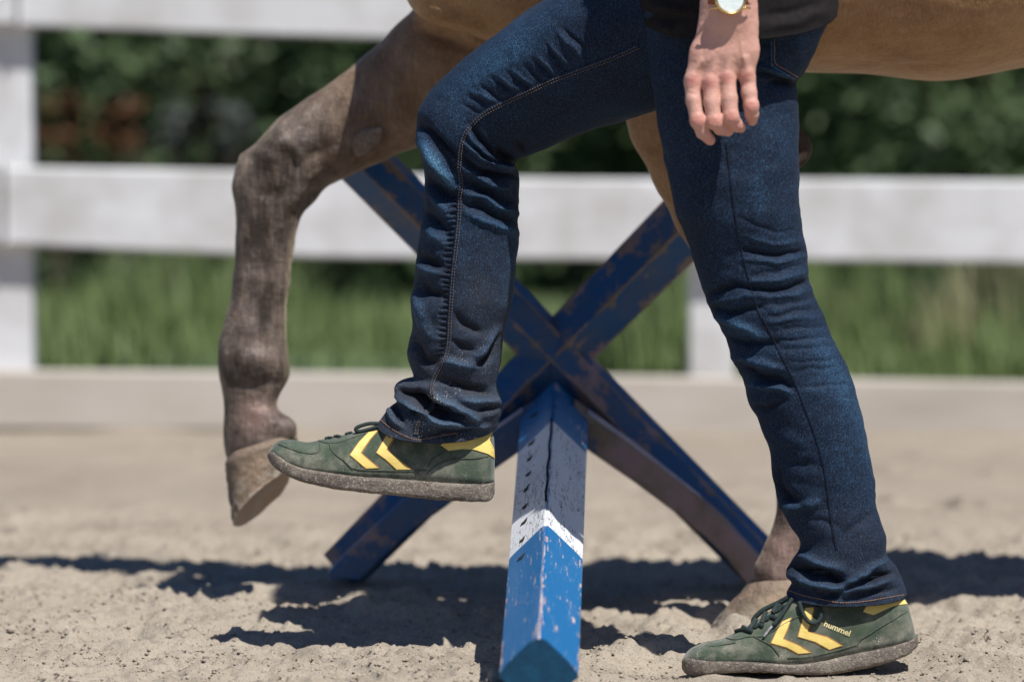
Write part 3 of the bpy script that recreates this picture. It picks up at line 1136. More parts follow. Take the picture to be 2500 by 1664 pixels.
# the beam, ridge upwards
N0, N1 = PX(1316, 1546, 7.105) - np.array((0, 0, 0.0518)), PX(1354, 925, CD - 0.02) - np.array((0, 0, 0.0518))
bn = 220
t = np.linspace(0, 1, bn)
C = N0 + (N1 - N0) * t[:, None]
T = (N1 - N0) / np.linalg.norm(N1 - N0)
SX = np.cross(T, (0, 0, 1.0))
SX /= np.linalg.norm(SX)
SU = np.cross(SX, T)
hd = 0.0520
fr = []
for i, (p, q) in enumerate((((0, 1), (1, 0)), ((1, 0), (0, -1)), ((0, -1), (-1, 0)), ((-1, 0), (0, 1)))):
    for tt in (0.0, 0.05, 0.16, 0.34, 0.5, 0.66, 0.84, 0.95):
        fr.append((p[0] + (q[0] - p[0]) * tt, p[1] + (q[1] - p[1]) * tt, min(tt, 1 - tt), i + tt))
fr = np.array(fr)
rnd = np.where(fr[:, 2] < 0.01, 0.955, 1.0)
G = C[:, None] + SX * (fr[None, :, 0:1] * hd * rnd[None, :, None]) + SU * (fr[None, :, 1:2] * hd * rnd[None, :, None])
edge_w = np.clip(1 - fr[:, 2] / 0.10, 0, 1)
nick = np.clip(fbm(np.stack([t * 60, t * 0, t * 0], -1), 3, 8) - 0.05, 0, 1)
G = G - (SU * 0.004) * (nick[:, None] * (edge_w * (fr[:, 1] > -0.2))[None])[..., None]
rp = TOPX(C + SU * hd)
d_al = t * np.linalg.norm(N1 - N0)
d_w0 = np.interp(-1276, -rp[:, 1], d_al)       # nearer end of the white band
d_w1 = np.interp(-1026, -rp[:, 1], d_al)
band = ((d_al > d_w0) & (d_al < d_w1)).astype(float)
k = len(fr)
Fb = [tuple(f) for f in gridfaces(bn, k)]
cap0, cap1 = tuple(range(k))[::-1], tuple(range((bn - 1) * k, bn * k))
beam = mk('beam', G.reshape(-1, 3), Fb + [cap1], BEAM, jump, smooth=False,
          attrs={'band': np.repeat(band, k), 'along': np.repeat(d_al, k), 'across': np.tile(fr[:, 3] * 0.075, bn), 'wear': np.tile(edge_w, bn) * np.repeat(np.clip(1.15 - t * 1.4, 0.15, 1), k)})
for p in beam.data.polygons:
    p.use_smooth = False
Ve = np.concatenate([G[0], G[0] + T * 0.01])
sub_end = mk('beam_end', Ve, [cap0] + [(i, (i + 1) % k, k + (i + 1) % k, k + i) for i in range(k)], END_BLUE, beam, smooth=False)
beam_skin = Skin(G.reshape(-1, 3), Fb)
# dents along the left face
gou = []
for (x, y) in Z((1150, 700), 1.627, [(250, 508), (240, 620), (233, 682), (228, 742), (220, 802), (214, 872), (210, 935), (203, 1005), (198, 1075)]):
    lx, ly = 11 * random.uniform(0.6, 1.15), 11 * random.uniform(0.7, 1.25)
    poly = [(x - lx, y + ly * 0.8), (x - 5, y + 1), (x - 1, y - 1.5), (x + lx * 0.6, y - ly * 0.7), (x + lx, y - ly), (x + lx * 0.7, y - 3), (x + 2, y + 3.5), (x - 5, y + 7)]
    V, F = patch(beam_skin, poly, 0.0006, 8)
    gou.append(mk('gouge', V, F, DARKWOOD, beam, smooth=False))
# split along the ridge in the white band
V, F = ribbon(beam_skin, [(np.interp(-yy, -rp[:, 1], rp[:, 0]) + dx_, yy) for yy, dx_ in ((1020, -2), (1060, -1), (1085, -3.5), (1110, -1), (1140, -4), (1170, -2), (1200, -4), (1226, -2))], 0.0036, 0.0008, 60, sm=1)
mk('crack', V, F, DARKWOOD, beam, smooth=False)

# ------------------------------------------------------------------ person: jeans
person = empty('person', (0.35, 7.62, 0.0), 'person in dark blue jeans and black shirt stepping over the beam', 'person')


def leg_loft(pairs, nring, nseg, folds, sig, hem_in=True, shape=2.15, ysc=0.93, ymax=0.098, hemk=0.56):
    """pairs: (front px, front py, back px, back py, D, sag)"""
    R = resample([p for p in pairs], nring)
    R = gsmooth(R, sig)
    Lp, Rp, D, sag = R[:, 0:2], R[:, 2:4], R[:, 4], R[:, 5]
    a = np.linspace(0, 2 * np.pi, nseg, endpoint=False)
    e = 2 / shape
    ca, sa = np.sign(np.cos(a)) * np.abs(np.cos(a)) ** e, np.sign(np.sin(a)) * np.abs(np.sin(a)) ** e
    mid, half = (Lp + Rp) / 2, (Lp - Rp) / 2
    hw = np.linalg.norm(half, axis=1) * D / FPX
    hy = np.minimum(hw * ysc, np.interp(np.linspace(0, 1, nring), [0, 0.55, 0.85, 1], [ymax, ymax, ymax * hemk, ymax * hemk]))
    perp = np.gradient(mid, axis=0)
    perp /= np.linalg.norm(perp, axis=1, keepdims=True) + 1e-9
    P2 = mid[:, None] + half[:, None] * ca[None, :, None] + perp[:, None] * (sag[:, None] * sa[None])[..., None]
    Dg = D[:, None] - hy[:, None] * sa[None]
    G = PX(P2[..., 0], P2[..., 1], Dg)
    # keep the traced outline: widths were measured at D, so undo the change of scale with depth
    G0 = PX(P2[..., 0], P2[..., 1], np.broadcast_to(D[:, None], Dg.shape))
    G[..., 0], G[..., 2] = G0[..., 0], G0[..., 2]
    N = gridnormals(G)
    cen = G.mean(1, keepdims=True)
    if (N * (G - cen)).sum() < 0:
        N = -N
    near = np.clip(sa, 0, 1)[None] ** 0.35
    pts2 = TOPX(G).reshape(-1, 2)
    w3 = np.concatenate([pts2 / 38.0, np.zeros((len(pts2), 1))], 1)
    pts2 = pts2 + 5.0 * np.stack([fbm(w3, 2, 41), fbm(w3, 2, 57)], -1)
    dsp = strokes(pts2, folds).reshape(G.shape[:2])
    nz = 0.0016 * fbm(G * np.array((20, 20, 34)), 3, 13)
    G = G + N * ((1.55 * dsp * (0.15 + 0.85 * near) + nz)[..., None])
    return G, dsp, P2


FL = [  # thigh ... hem of the raised leg
    (1560, -150, 1800, 150, 7.66, 0), (1450, -70, 1660, 245, 7.69, 0), (1330, 0, 1535, 294, 7.72, 0), (1267, 41, 1475, 309, 7.735, 0), (1199, 92, 1400, 335, 7.75, 0),
    (1143, 133, 1336, 361, 7.765, 0), (1098, 172, 1300, 376, 7.775, 0), (1059, 214, 1276, 385, 7.78, 0), (1032, 248, 1265, 391, 7.78, 0), (1020, 285, 1260, 399, 7.78, 0),
    (1018, 318, 1261, 409, 7.78, 0), (1022, 362, 1267, 421, 7.78, 0), (1032, 401, 1270, 436, 7.785, 0), (1035, 458, 1267, 468, 7.79, 0), (1031, 525, 1268, 515, 7.79, 0),
    (1021, 602, 1265, 602, 7.79, 0), (1012, 676, 1261, 668, 7.79, 0), (1003, 745, 1249, 738, 7.79, 0), (1005, 791, 1232, 795, 7.79, 0), (995, 849, 1227, 850, 7.79, 0),
    (998, 883, 1224, 882, 7.79, 0), (1013, 920, 1213, 921, 7.79, 6), (1000, 925, 1211, 935, 7.79, 10), (980, 928, 1213, 946, 7.79, 12), (962, 939, 1217, 960, 7.79, 14), (959, 957, 1222, 973, 7.79, 16),
    (968, 976, 1225, 985, 7.79, 20), (970, 984, 1227, 996, 7.79, 24), (957, 988, 1226, 1008, 7.79, 30), (940, 1006, 1220, 1022, 7.79, 38), (922, 1030, 1213, 1040, 7.79, 46)]
ZK = lambda pts: Z((820, 340), 2.529, pts)
ZT = lambda pts: Z((1000, 0), 3.366, pts)
ZB = lambda pts: Z((620, 880), 3.681, pts)
FOLD_F = [
    (0.007, 8, ZK([(800, 40), (900, 110), (1000, 150), (1085, 170)])), (-0.009, 9, ZK([(860, 60), (960, 130), (1070, 140)])), (-0.010, 9, ZK([(780, 120), (840, 180), (940, 215), (1120, 225)])),
    (0.006, 10, ZK([(775, 185), (860, 205), (960, 258), (1060, 310)])), (-0.006, 9, ZK([(780, 255), (880, 290), (980, 345), (1125, 405)])), (0.005, 10, ZK([(790, 330), (900, 360), (1010, 420), (1125, 465)])),
    (-0.005, 9, ZK([(780, 385), (900, 425), (1010, 480), (1125, 525)])), (0.004, 12, ZK([(800, 450), (920, 500), (1030, 550), (1125, 590)])),
    (0.008, 14, ZK([(512, 25), (600, 110), (680, 215), (735, 300)])), (-0.007, 10, ZK([(570, 10), (650, 100), (725, 205)])), (-0.007, 13, ZK([(555, 240), (640, 315), (725, 360)])),
    (0.005, 13, ZK([(575, 320), (650, 410), (710, 490)])), (-0.006, 14, ZK([(540, 440), (610, 505), (700, 570)])), (0.004, 14, ZK([(545, 560), (600, 600), (690, 640)])), (-0.008, 15, ZK([(520, 710), (580, 765), (650, 790)])),
    (0.006, 13, ZK([(510, 790), (590, 815), (650, 830)])), (-0.009, 17, ZK([(525, 880), (565, 950), (650, 970)])), (0.006, 15, ZK([(480, 960), (520, 1080), (565, 1200)])), (-0.009, 15, ZK([(470, 1215), (505, 1300), (555, 1370), (640, 1375)])),
    (-0.005, 11, ZK([(740, 1080), (800, 1145), (890, 1185)])), (-0.005, 11, ZK([(715, 1240), (790, 1285), (860, 1305)])), (-0.009, 9, ZK([(1015, 1220), (960, 1320), (880, 1400)])), (0.006, 12, ZK([(990, 1180), (920, 1290), (850, 1360)])),
    (0.007, 13, ZK([(640, 1380), (760, 1390), (880, 1410)])),
    # bunched hem
    (-0.020, 12, ZB([(1330, 265), (1450, 335), (1560, 410), (1700, 470), (1880, 515)])), (-0.010, 16, ZB([(1360, 270), (1480, 330), (1600, 380)])), (0.011, 9, ZB([(1285, 330), (1330, 370), (1420, 400), (1520, 470), (1640, 530), (1850, 560)])), (0.010, 12, ZB([(1600, 320), (1750, 390), (1900, 470), (2000, 520)])),
    (-0.008, 11, ZB([(1700, 170), (1900, 250), (2110, 300)])), (0.007, 13, ZB([(1850, 330), (2000, 380), (2200, 370)])), (-0.009, 11, ZB([(2030, 430), (2130, 420), (2215, 400)])), (-0.006, 10, ZB([(1270, 400), (1300, 480), (1340, 560)])),
    (0.005, 9, ZB([(1200, 420), (1260, 520), (1330, 600)])), (-0.006, 14, ZB([(1500, 690), (1750, 660), (2000, 620)])), (0.006, 10, ZB([(1460, 560), (1600, 560), (1850, 600), (2100, 580)])),
    # thigh puckers above the inseam
    (-0.0025, 5.1, ZT([(1270, 250), (1370, 350), (1465, 440)])), (0.0022, 6.0, ZT([(1220, 270), (1340, 390), (1440, 490)])), (-0.0028, 5.1, ZT([(1120, 390), (1200, 480), (1280, 575)])), (0.0022, 5.1, ZT([(1150, 370), (1240, 450), (1330, 545)])), (-0.0028, 5.1, ZT([(1000, 490), (1080, 560), (1170, 625)])),
    (0.0022, 5.1, ZT([(1050, 470), (1130, 540), (1220, 610)])), (-0.0028, 5.1, ZT([(940, 540), (1020, 620), (1080, 670)])), (-0.0028, 5.1, ZT([(790, 590), (880, 660), (960, 715)])), (0.0022, 5.1, ZT([(850, 580), (930, 640), (1010, 690)])), (-0.0028, 5.1, ZT([(660, 640), (760, 710), (850, 765)])), (0.0022, 5.1, ZT([(720, 630), (810, 690), (900, 735)])),
    (-0.0028, 5.1, ZT([(580, 720), (680, 790), (780, 830)])), (-0.0022, 5.1, ZT([(480, 800), (570, 840), (670, 870)])), (-0.0022, 5.1, ZT([(440, 870), (520, 905), (590, 930)])), (0.0022, 6.0, ZT([(520, 770), (620, 810), (720, 840)])),
    (-0.008, 12, ZT([(90, 1020), (220, 1150), (370, 1290)])), (0.007, 14, ZT([(80, 1090), (200, 1250), (330, 1440)])), (0.006, 9, ZT([(490, 1090), (560, 1200), (700, 1300), (820, 1365)])), (-0.009, 10, ZT([(730, 1230), (800, 1290), (880, 1340)])), (-0.005, 8, ZT([(870, 1170), (905, 1220), (935, 1280)])), (-0.006, 9, ZT([(500, 1050), (600, 1180), (740, 1290)]))]
for i, yy in enumerate(range(320, 1360, 33)):          # puckers beside the inseam
    xs = np.interp(yy, [320, 560, 900, 1230, 1340], [765, 752, 720, 698, 682])
    FOLD_F.append((-0.0036, 4.0, ZK([(xs - 62 - 10 * math.sin(i * 1.7), yy + 8 + 4 * math.sin(i * 2.3)), (xs - 30, yy), (xs - 8, yy - 2)])))
RL = [
    (1545, -150, 2050, -110, 7.600, 0), (1556, -60, 2040, -20, 7.595, 0), (1570, 20, 2028, 36, 7.590, 0), (1579, 76, 2006, 90, 7.590, 0), (1583, 120, 1988, 130, 7.590, 0), (1587, 155, 1972, 162, 7.590, 0), (1589, 180, 1957, 186, 7.590, 0), (1591, 205, 1942, 200, 7.590, 0),
    (1595, 232, 1944, 229, 7.590, 0), (1605, 295, 1949, 293, 7.590, 0), (1625, 400, 1951, 395, 7.590, 0), (1642, 491, 1950, 475, 7.590, 0), (1655, 532, 1953, 515, 7.590, 0), (1671, 572, 1959, 548, 7.595, 0), (1691, 632, 1965, 595, 7.600, 0),
    (1716, 709, 1974, 660, 7.600, 0), (1733, 758, 1987, 712, 7.600, 0), (1751, 788, 2004, 755, 7.600, 0), (1772, 832, 2026, 808, 7.605, 0), (1793, 889, 2048, 855, 7.605, 0), (1817, 935, 2070, 905, 7.610, 0), (1826, 982, 2084, 943, 7.610, 0), (1852, 1026, 2099, 990, 7.610, 0),
    (1864, 1062, 2112, 1042, 7.610, 0), (1881, 1117, 2125, 1106, 7.610, 0), (1888, 1165, 2134, 1160, 7.610, 0), (1906, 1237, 2140, 1228, 7.610, 0), (1931, 1289, 2158, 1284, 7.610, 2), (1957, 1323, 2167, 1312, 7.610, 6), (1948, 1350, 2165, 1338, 7.610, 9), (1921, 1384, 2168, 1358, 7.610, 12),
    (1918, 1402, 2181, 1370, 7.610, 15), (1934, 1418, 2191, 1386, 7.610, 18), (1930, 1431, 2201, 1410, 7.610, 22), (1920, 1451, 2214, 1450, 7.610, 22)]
ZR = lambda pts: Z((1600, 400), 1.425, pts)
ZH = lambda pts: Z((1640, 1340), 3.57, pts)
ZU = lambda pts: Z((1500, 0), 3.408, pts)
FOLD_R = [
    (-0.003, 6, ZR([(290, 190), (370, 225), (440, 235), (508, 225)])), (0.004, 8, ZR([(300, 250), (400, 280), (510, 265)])), (-0.008, 8, ZR([(300, 300), (400, 318), (512, 298)])), (0.005, 8, ZR([(310, 340), (420, 340), (515, 322)])), (-0.005, 7, ZR([(330, 385), (430, 372), (520, 350)])),
    (0.005, 8, ZR([(330, 405), (430, 400), (530, 378)])), (-0.009, 8, ZR([(335, 435), (440, 434), (540, 405)])), (0.005, 8, ZR([(350, 460), (450, 455), (550, 435)])), (-0.005, 7, ZR([(375, 490), (470, 480), (560, 462)])), (-0.005, 7, ZR([(390, 530), (480, 515), (575, 500)])),
    (0.004, 8, ZR([(390, 550), (490, 540), (590, 525)])), (-0.004, 6, ZR([(405, 580), (500, 572), (600, 560)])), (-0.004, 6, ZR([(420, 610), (520, 605), (615, 600)])), (-0.003, 6, ZR([(430, 640), (520, 640), (620, 630)])), (-0.003, 6, ZR([(460, 690), (540, 690), (640, 675)])), (-0.003, 6, ZR([(480, 720), (560, 715), (650, 705)])), (-0.003, 6, ZR([(500, 780), (580, 775), (680, 770)])),
    (-0.008, 10, ZR([(170, 455), (250, 430), (340, 425)])), (0.005, 9, ZR([(180, 480), (270, 470), (340, 460)])), (-0.007, 9, ZR([(190, 505), (290, 520), (370, 500)])), (0.008, 12, ZR([(215, 535), (290, 560), (380, 605)])), (-0.008, 11, ZR([(240, 605), (320, 622), (415, 620)])), (0.007, 11, ZR([(262, 665), (350, 685), (440, 715)])),
    (-0.009, 11, ZR([(285, 712), (370, 740), (470, 775)])), (0.007, 10, ZR([(315, 765), (380, 770), (470, 800)])), (-0.006, 11, ZR([(325, 850), (390, 850), (450, 830)])), (0.003, 20, ZR([(390, 920), (460, 960), (530, 980)])), (-0.004, 12, ZR([(400, 1010), (470, 1040), (560, 1050)])),
    (-0.010, 14, ZR([(415, 1060), (445, 1150), (520, 1190)])), (0.008, 12, ZR([(440, 1195), (490, 1190), (560, 1180)])), (-0.004, 11, ZR([(520, 1230), (590, 1240), (640, 1260)])), (-0.005, 10, ZR([(640, 1300), (700, 1260), (760, 1220)])),
    (-0.018, 14, ZH([(1050, 130), (1200, 190), (1350, 230), (1520, 290)])), (0.010, 10, ZH([(1010, 235), (1150, 265), (1300, 325), (1450, 330), (1600, 255), (1870, 95)])), (-0.010, 9, ZH([(1180, 330), (1330, 400), (1480, 380)])), (-0.014, 10, ZH([(1600, 300), (1760, 240), (1930, 190)])), (0.007, 9, ZH([(1480, 390), (1650, 330), (1900, 260)])),
    (0.006, 8, ZH([(1120, 270), (1250, 370), (1420, 420)])), (-0.006, 8, ZH([(1550, 420), (1750, 360), (1950, 330)])), (0.008, 14, ZH([(1080, 60), (1250, 120), (1480, 170)])), (-0.005, 8, ZH([(1880, 90), (1950, 150), (1990, 220)])),
    (-0.008, 8, ZU([(1195, 590), (1340, 650), (1510, 690)])), (0.006, 10, ZU([(1200, 540), (1330, 600), (1500, 660)])), (-0.010, 9, ZU([(1540, 660), (1440, 700), (1300, 690)])), (-0.004, 9, ZU([(1420, 360), (1500, 480), (1540, 560)])), (0.004, 10, ZU([(1500, 340), (1570, 430), (1590, 520)]))]
GF, DF, _ = leg_loft(FL, 470, 184, tight(FOLD_F, 0.8, 0.95), 3)
GR, DR, _ = leg_loft(RL, 470, 184, tight(FOLD_R, 0.78, 0.72, 0.55), 3, ymax=0.082)


def hem_inside(G):
    """turn the cloth in at the hem and close the other end"""
    last = G[-1]
    c = last.mean(0)
    ring = [last + np.array((0, 0, -0.0012)), last + (c - last) * 0.035 + np.array((0, 0, 0.0005))]
    for k in range(1, 6):
        ring.append(ring[1] + (c - last) * 0.03 + (G[-1 - 6 * k] - last) * 0.9)
    return np.concatenate([G, np.stack(ring)])


def fade_shade_map(G, dsp, soft):
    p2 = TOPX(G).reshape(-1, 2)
    f = 0.23 + 0.95 * np.clip(dsp.reshape(-1), -0.008, 0.008) / 0.008 * 0.30 + 0.55 * strokes(p2, soft)  # ridges paler, creases darker: part denim wear, part painted light and shade
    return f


FADE_SHADE_F = [(0.34, 46, ZT([(1250, 120), (900, 330), (600, 560), (330, 720)])), (0.16, 16, ZT([(1150, 400), (900, 440), (600, 640), (380, 720)])), (0.25, 20, ZT([(90, 1100), (220, 1300), (330, 1450)])), (0.30, 22, ZK([(1090, 420), (1110, 640), (1085, 900), (1040, 1060)])), (0.2, 14, ZK([(860, 480), (1000, 545), (1120, 590)])),  # worn pale areas; thigh top lightened further to look sunlit
          (0.15, 30, ZK([(620, 450), (600, 650)])), (0.12, 24, ZK([(900, 370), (1050, 420)])), (0.12, 18, ZK([(800, 420), (780, 900)])), (-0.10, 40, ZK([(850, 700), (880, 950)])), (0.2, 16, ZK([(540, 60), (650, 230), (720, 310)])), (-0.16, 62, [(1560, 130), (1500, 220), (1330, 300)]), (-0.12, 40, [(1480, 40), (1540, 60)])]  # negative strokes on the inner thigh paint in the torso's shadow
FADE_R = [(0.30, 34, ZR([(560, 560), (620, 700), (690, 850), (735, 980)])), (0.2, 24, ZR([(240, 550), (330, 590), (400, 640)])), (0.16, 18, ZR([(352, 0), (362, 120), (380, 240)])), (0.12, 30, ZR([(420, 540), (560, 640), (640, 760)])), (0.16, 16, ZR([(700, 840), (750, 1050), (765, 1180)])), (0.18, 40, ZU([(1650, 250), (1540, 420)])), (-0.08, 40, ZR([(120, 120), (180, 330)])), (0.1, 25, ZR([(640, 950), (660, 1150)]))]


def dust_map(G, y0, y1, top):
    p2 = TOPX(G).reshape(-1, 2)
    return np.clip((p2[:, 1] - y0) / (y1 - y0), 0, 1) * top


dF = dust_map(GF, 560, 960, 0.9) + strokes(TOPX(GF).reshape(-1, 2), [(1.1, 12, ZB([(1640, 120), (1600, 220), (1590, 300), (1650, 370), (1780, 440)])), (0.9, 14, ZB([(1500, 480), (1480, 560)])), (0.35, 30, ZK([(770, 860), (900, 900), (880, 1040)]))])
dR = dust_map(GR, 1150, 1480, 0.42)
nF, nR = len(GF), len(GR)
GF2, GR2 = hem_inside(GF), hem_inside(GR)
VF, VR = GF2.reshape(-1, 3), GR2.reshape(-1, 3)
QF, QR = gridfaces(len(GF2), 184), gridfaces(len(GR2), 184)
pad = lambda a, G: np.concatenate([a, np.full(G.shape[0] * G.shape[1] - len(a), 0.1)])
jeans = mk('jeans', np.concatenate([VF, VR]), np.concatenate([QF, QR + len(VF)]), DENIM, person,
           attrs={'fade_shade': np.concatenate([pad(fade_shade_map(GF, DF, FADE_SHADE_F), GF2), pad(fade_shade_map(GR, DR, FADE_R), GR2)]), 'dust': np.concatenate([pad(dF, GF2), pad(dR, GR2)])})
skF, skR = Skin(VF, QF), Skin(VR, QR)
INSEAM = [(1560, 112), (1505, 137), (1437, 163), (1356, 193), (1297, 220), (1238, 247), (1193, 270), (1160, 294), (1140, 318), (1128, 345), (1122, 380), (1121, 411), (1123, 440), (1122, 498), (1118, 561), (1110, 633), (1104, 696), (1099, 767), (1096, 826), (1089, 868), (1074, 894), (1058, 925), (1053, 955), (1060, 985), (1036, 1010), (1020, 1032), (1014, 1062)]


def denim_part(name, VFs, fade_shade):
    V, F = VFs
    return mk(name, V, F, DENIM, jeans, attrs={'fade_shade': np.full(len(V), fade_shade), 'dust': np.clip((TOPX(V)[:, 1] - 700) / 300, 0, 0.9) * (V[:, 1] > 7.64)})


denim_part('inseam', ribbon(skF, INSEAM, 0.0080, 0.0013, 420), 0.22)
sv = [stitches(skF, INSEAM, 0.0042, 0.0022, 0.00036, 0.0016, 900, o) for o in (-0.0030, 0.0008)]
V, F = join(sv)
mk('stitching', V, F, THREAD_PALE, jeans, kind='stuff')
OUTSEAM = ZR([(246, -75), (254, -30), (262, 60), (275, 150), (290, 250), (312, 350), (350, 490), (385, 560), (420, 630), (490, 770), (525, 860), (552, 930), (575, 1010), (592, 1080), (603, 1170), (615, 1260), (632, 1345)])
denim_part('outseam', ribbon(skR, OUTSEAM, 0.0034, 0.0007, 300), 0.12)
HEMF = [(929, 1024), (955, 1045), (985, 1062), (1018, 1073), (1045, 1070), (1080, 1063), (1120, 1056)]
HEMR = ZH([(1015, 355), (1120, 395), (1250, 425), (1400, 455), (1550, 465), (1700, 450), (1850, 425), (2030, 395)])
V, F = join([stitches(skF, HEMF, 0.0034, 0.0025, 0.00045, 0.0006, 300), stitches(skR, HEMR, 0.0034, 0.0025, 0.00045, 0.0006, 300)])
mk('stitching', V, F, THREAD, jeans, kind='stuff')
PK = ZU([(1300, 345), (1303, 450), (1310, 545), (1400, 605), (1500, 663)])
denim_part('pocket_edge', ribbon(skR, PK, 0.0030, 0.0016, 120), 0.5)
pk2 = [(x + 8, y - 6) for x, y in PK]
V, F = stitches(skR, pk2, 0.0034, 0.0024, 0.00045, 0.0010, 300)
mk('stitching', V, F, THREAD, jeans, kind='stuff')

# ------------------------------------------------------------------ shirt (torso)
SH = [(1760, -990, 1900, -990, 7.58, 0), (1690, -930, 1980, -930, 7.58, 0), (1615, -800, 2030, -800, 7.58, 0), (1592, -600, 2040, -600, 7.58, 0), (1562, -400, 2030, -400, 7.58, 0), (1552, -200, 2020, -180, 7.60, 10), (1550, -60, 2040, -60, 7.63, 26), (1552, 5, 2046, -5, 7.63, 40), (1566, 48, 2042, 22, 7.63, 62)]
sfolds = [(0.006, 12, ZU([(330, 40), (480, 80), (600, 100)])), (-0.006, 12, ZU([(200, 100), (420, 130), (620, 150)])), (0.004, 10, ZU([(380, 210), (480, 240)])), (0.004, 14, ZU([(1250, 250), (1500, 180), (1750, 90)])), (-0.004, 12, ZU([(1220, 130), (1450, 120), (1700, 30)]))]
GS_, DS_, _ = leg_loft(SH, 200, 120, sfolds, 2, ysc=1.28, ymax=0.168, hemk=1.0)
GS2 = hem_inside(GS_)
# sleeves
sl = []
for Ds, Dl, pts in ((7.45, 7.40, [(1830, -900), (1860, -840), (1870, -640)]), (7.77, 7.83, [(1780, -930), (1790, -840), (1790, -640)])):
    q = [PX(p[0], p[1], d) for p, d in zip(pts, (Ds, (Ds + Dl) / 2, Dl))]
    sl.append(tube(resample(q, 20), np.linspace(0.070, 0.056, 20), 24, cap=True))
cap = GS2[0].mean(0)
VS = np.concatenate([GS2.reshape(-1, 3), cap[None]])
FS = [tuple(f) for f in gridfaces(len(GS2), 120)] + [((i + 1) % 120, i, len(VS) - 1) for i in range(120)]
V, F = join([(VS, FS)] + sl)
mk('shirt', V, F, SHIRT, person)

# ------------------------------------------------------------------ body: hand, arms, head
def hp(x, y, D, r):
    return (1500 + x / 3.408, y / 3.408, D, r)


HD = 7.44
prims = []
prims += chain([(1850, -860, 7.44, 66), (1862, -640, 7.40, 60), (1838, -430, 7.39, 56), (1810, -260, 7.412, 60), (1782, -80, HD, 56), (1779, -10, HD, 58), (1779, 45, HD, 61)], 0.75, 0.02)
prims += chain([(1779, 40, HD, 60), (1774, 95, HD, 66)], 0.42, 0.02)
KN = [hp(648, 672, HD - 0.004, 22), hp(798, 690, HD - 0.0075, 22.5), hp(930, 650, HD - 0.0075, 22), hp(1100, 628, HD - 0.002, 20)]
WR = [(1748, 62, HD, 34), (1770, 66, HD - 0.002, 34), (1790, 66, HD - 0.002, 34), (1814, 66, HD, 32)]
for w, kx in zip(WR, KN):
    m = ((w[0] + kx[0]) / 2, (w[1] + kx[1]) / 2, (w[2] + kx[2]) / 2, 31)
    prims += chain([w, m, (kx[0], kx[1], kx[2] + 0.003, 21)], 0.62, 0.012)
# tendons and knuckles
for w, kx in zip(WR, KN):
    prims += chain([(w[0] * 0.35 + kx[0] * 0.65, w[1] * 0.35 + kx[1] * 0.65, HD - 0.0125, 5), (kx[0], kx[1] - 8, kx[2] - 0.0055, 7)], 1.0, 0.007)
    prims += chain([(kx[0], kx[1] - 4, kx[2] - 0.0035, 15.5), (kx[0], kx[1] + 3, kx[2] - 0.0035, 15)], 0.8, 0.006)
FING = [
    [hp(648, 690, HD - 0.003, 19.8), hp(655, 830, HD - 0.007, 17.6), hp(690, 1000, HD - 0.011, 17.9), hp(735, 1100, HD - 0.004, 16.1), hp(795, 1165, HD + 0.006, 13.5)],
    [hp(805, 700, HD - 0.006, 20.4), hp(810, 850, HD - 0.011, 18.7), hp(830, 1010, HD - 0.014, 18.5), hp(880, 1065, HD - 0.004, 16.5), hp(945, 1090, HD + 0.007, 13.9)],
    [hp(940, 670, HD - 0.006, 20.4), hp(955, 820, HD - 0.011, 19.4), hp(970, 970, HD - 0.014, 19.0), hp(1010, 1040, HD - 0.004, 16.5), hp(1048, 1060, HD + 0.006, 13.9)],
    [hp(1110, 660, HD + 0.001, 19.2), hp(1120, 770, HD - 0.003, 18.5), hp(1138, 880, HD - 0.006, 17.9), hp(1143, 950, HD - 0.001, 16.3), hp(1145, 1000, HD + 0.007, 13.9)]]
for f in FING:
    prims += chain(f[:3], 0.95, 0.004) + chain(f[2:], 0.95, 0.004)
    p = f[2]
    prims += chain([(p[0], p[1] - 3, p[2] - 0.002, 15), (p[0], p[1] + 4, p[2] - 0.002, 15)], 0.9, 0.004)
# thumb behind the palm
prims += chain([(1745, 95, HD + 0.012, 26), (1712, 150, HD + 0.022, 22), (1700, 205, HD + 0.026, 17), (1706, 250, HD + 0.024, 13)], 0.9, 0.012)
arm_lo, arm_hi = PX(1630, 380, 7.30), PX(1930, -1010, 7.56)
lo = (arm_lo[0], 7.30, arm_lo[2])
hi = (arm_hi[0], 7.58, arm_hi[2])
vx = 0.0017
l0, Fd = field(lo, hi, vx, prims, 0.006)
VH, QH = nets(l0, vx, Fd)
NH = vert_normals(VH, QH)
p2 = TOPX(VH)
crease = strokes(p2, [(-0.0006, 2.2, ZU([(615, 775), (660, 785), (690, 780)])), (-0.0006, 2, ZU([(650, 990), (700, 985)])), (-0.0006, 2, ZU([(655, 1020), (710, 1015)])), (-0.0006, 2, ZU([(800, 1000), (860, 1000)])), (-0.0005, 2, ZU([(800, 1025), (865, 1020)])),
                     (-0.0006, 2, ZU([(935, 960), (1000, 950)])), (-0.0005, 2, ZU([(935, 985), (1005, 975)])), (-0.0006, 2, ZU([(1110, 870), (1165, 865)])), (0.0012, 5, ZU([(900, 300), (850, 420), (760, 540)])), (0.0010, 4, ZU([(1010, 330), (960, 450), (930, 560)])), (0.0009, 4, ZU([(800, 330), (760, 430), (700, 560)])),
                     (0.0010, 4, ZU([(1050, 300), (1060, 420), (1090, 540)])), (-0.0012, 8, ZU([(880, 480), (870, 600)])), (-0.0012, 8, ZU([(1010, 480), (1010, 600)])), (-0.0012, 8, ZU([(720, 520), (725, 620)]))])
VH = VH + NH * (crease * (NH[:, 1] < 0.2) + 0.00025 * fbm(VH * 240, 2, 3))[:, None]
red = np.zeros(len(VH))
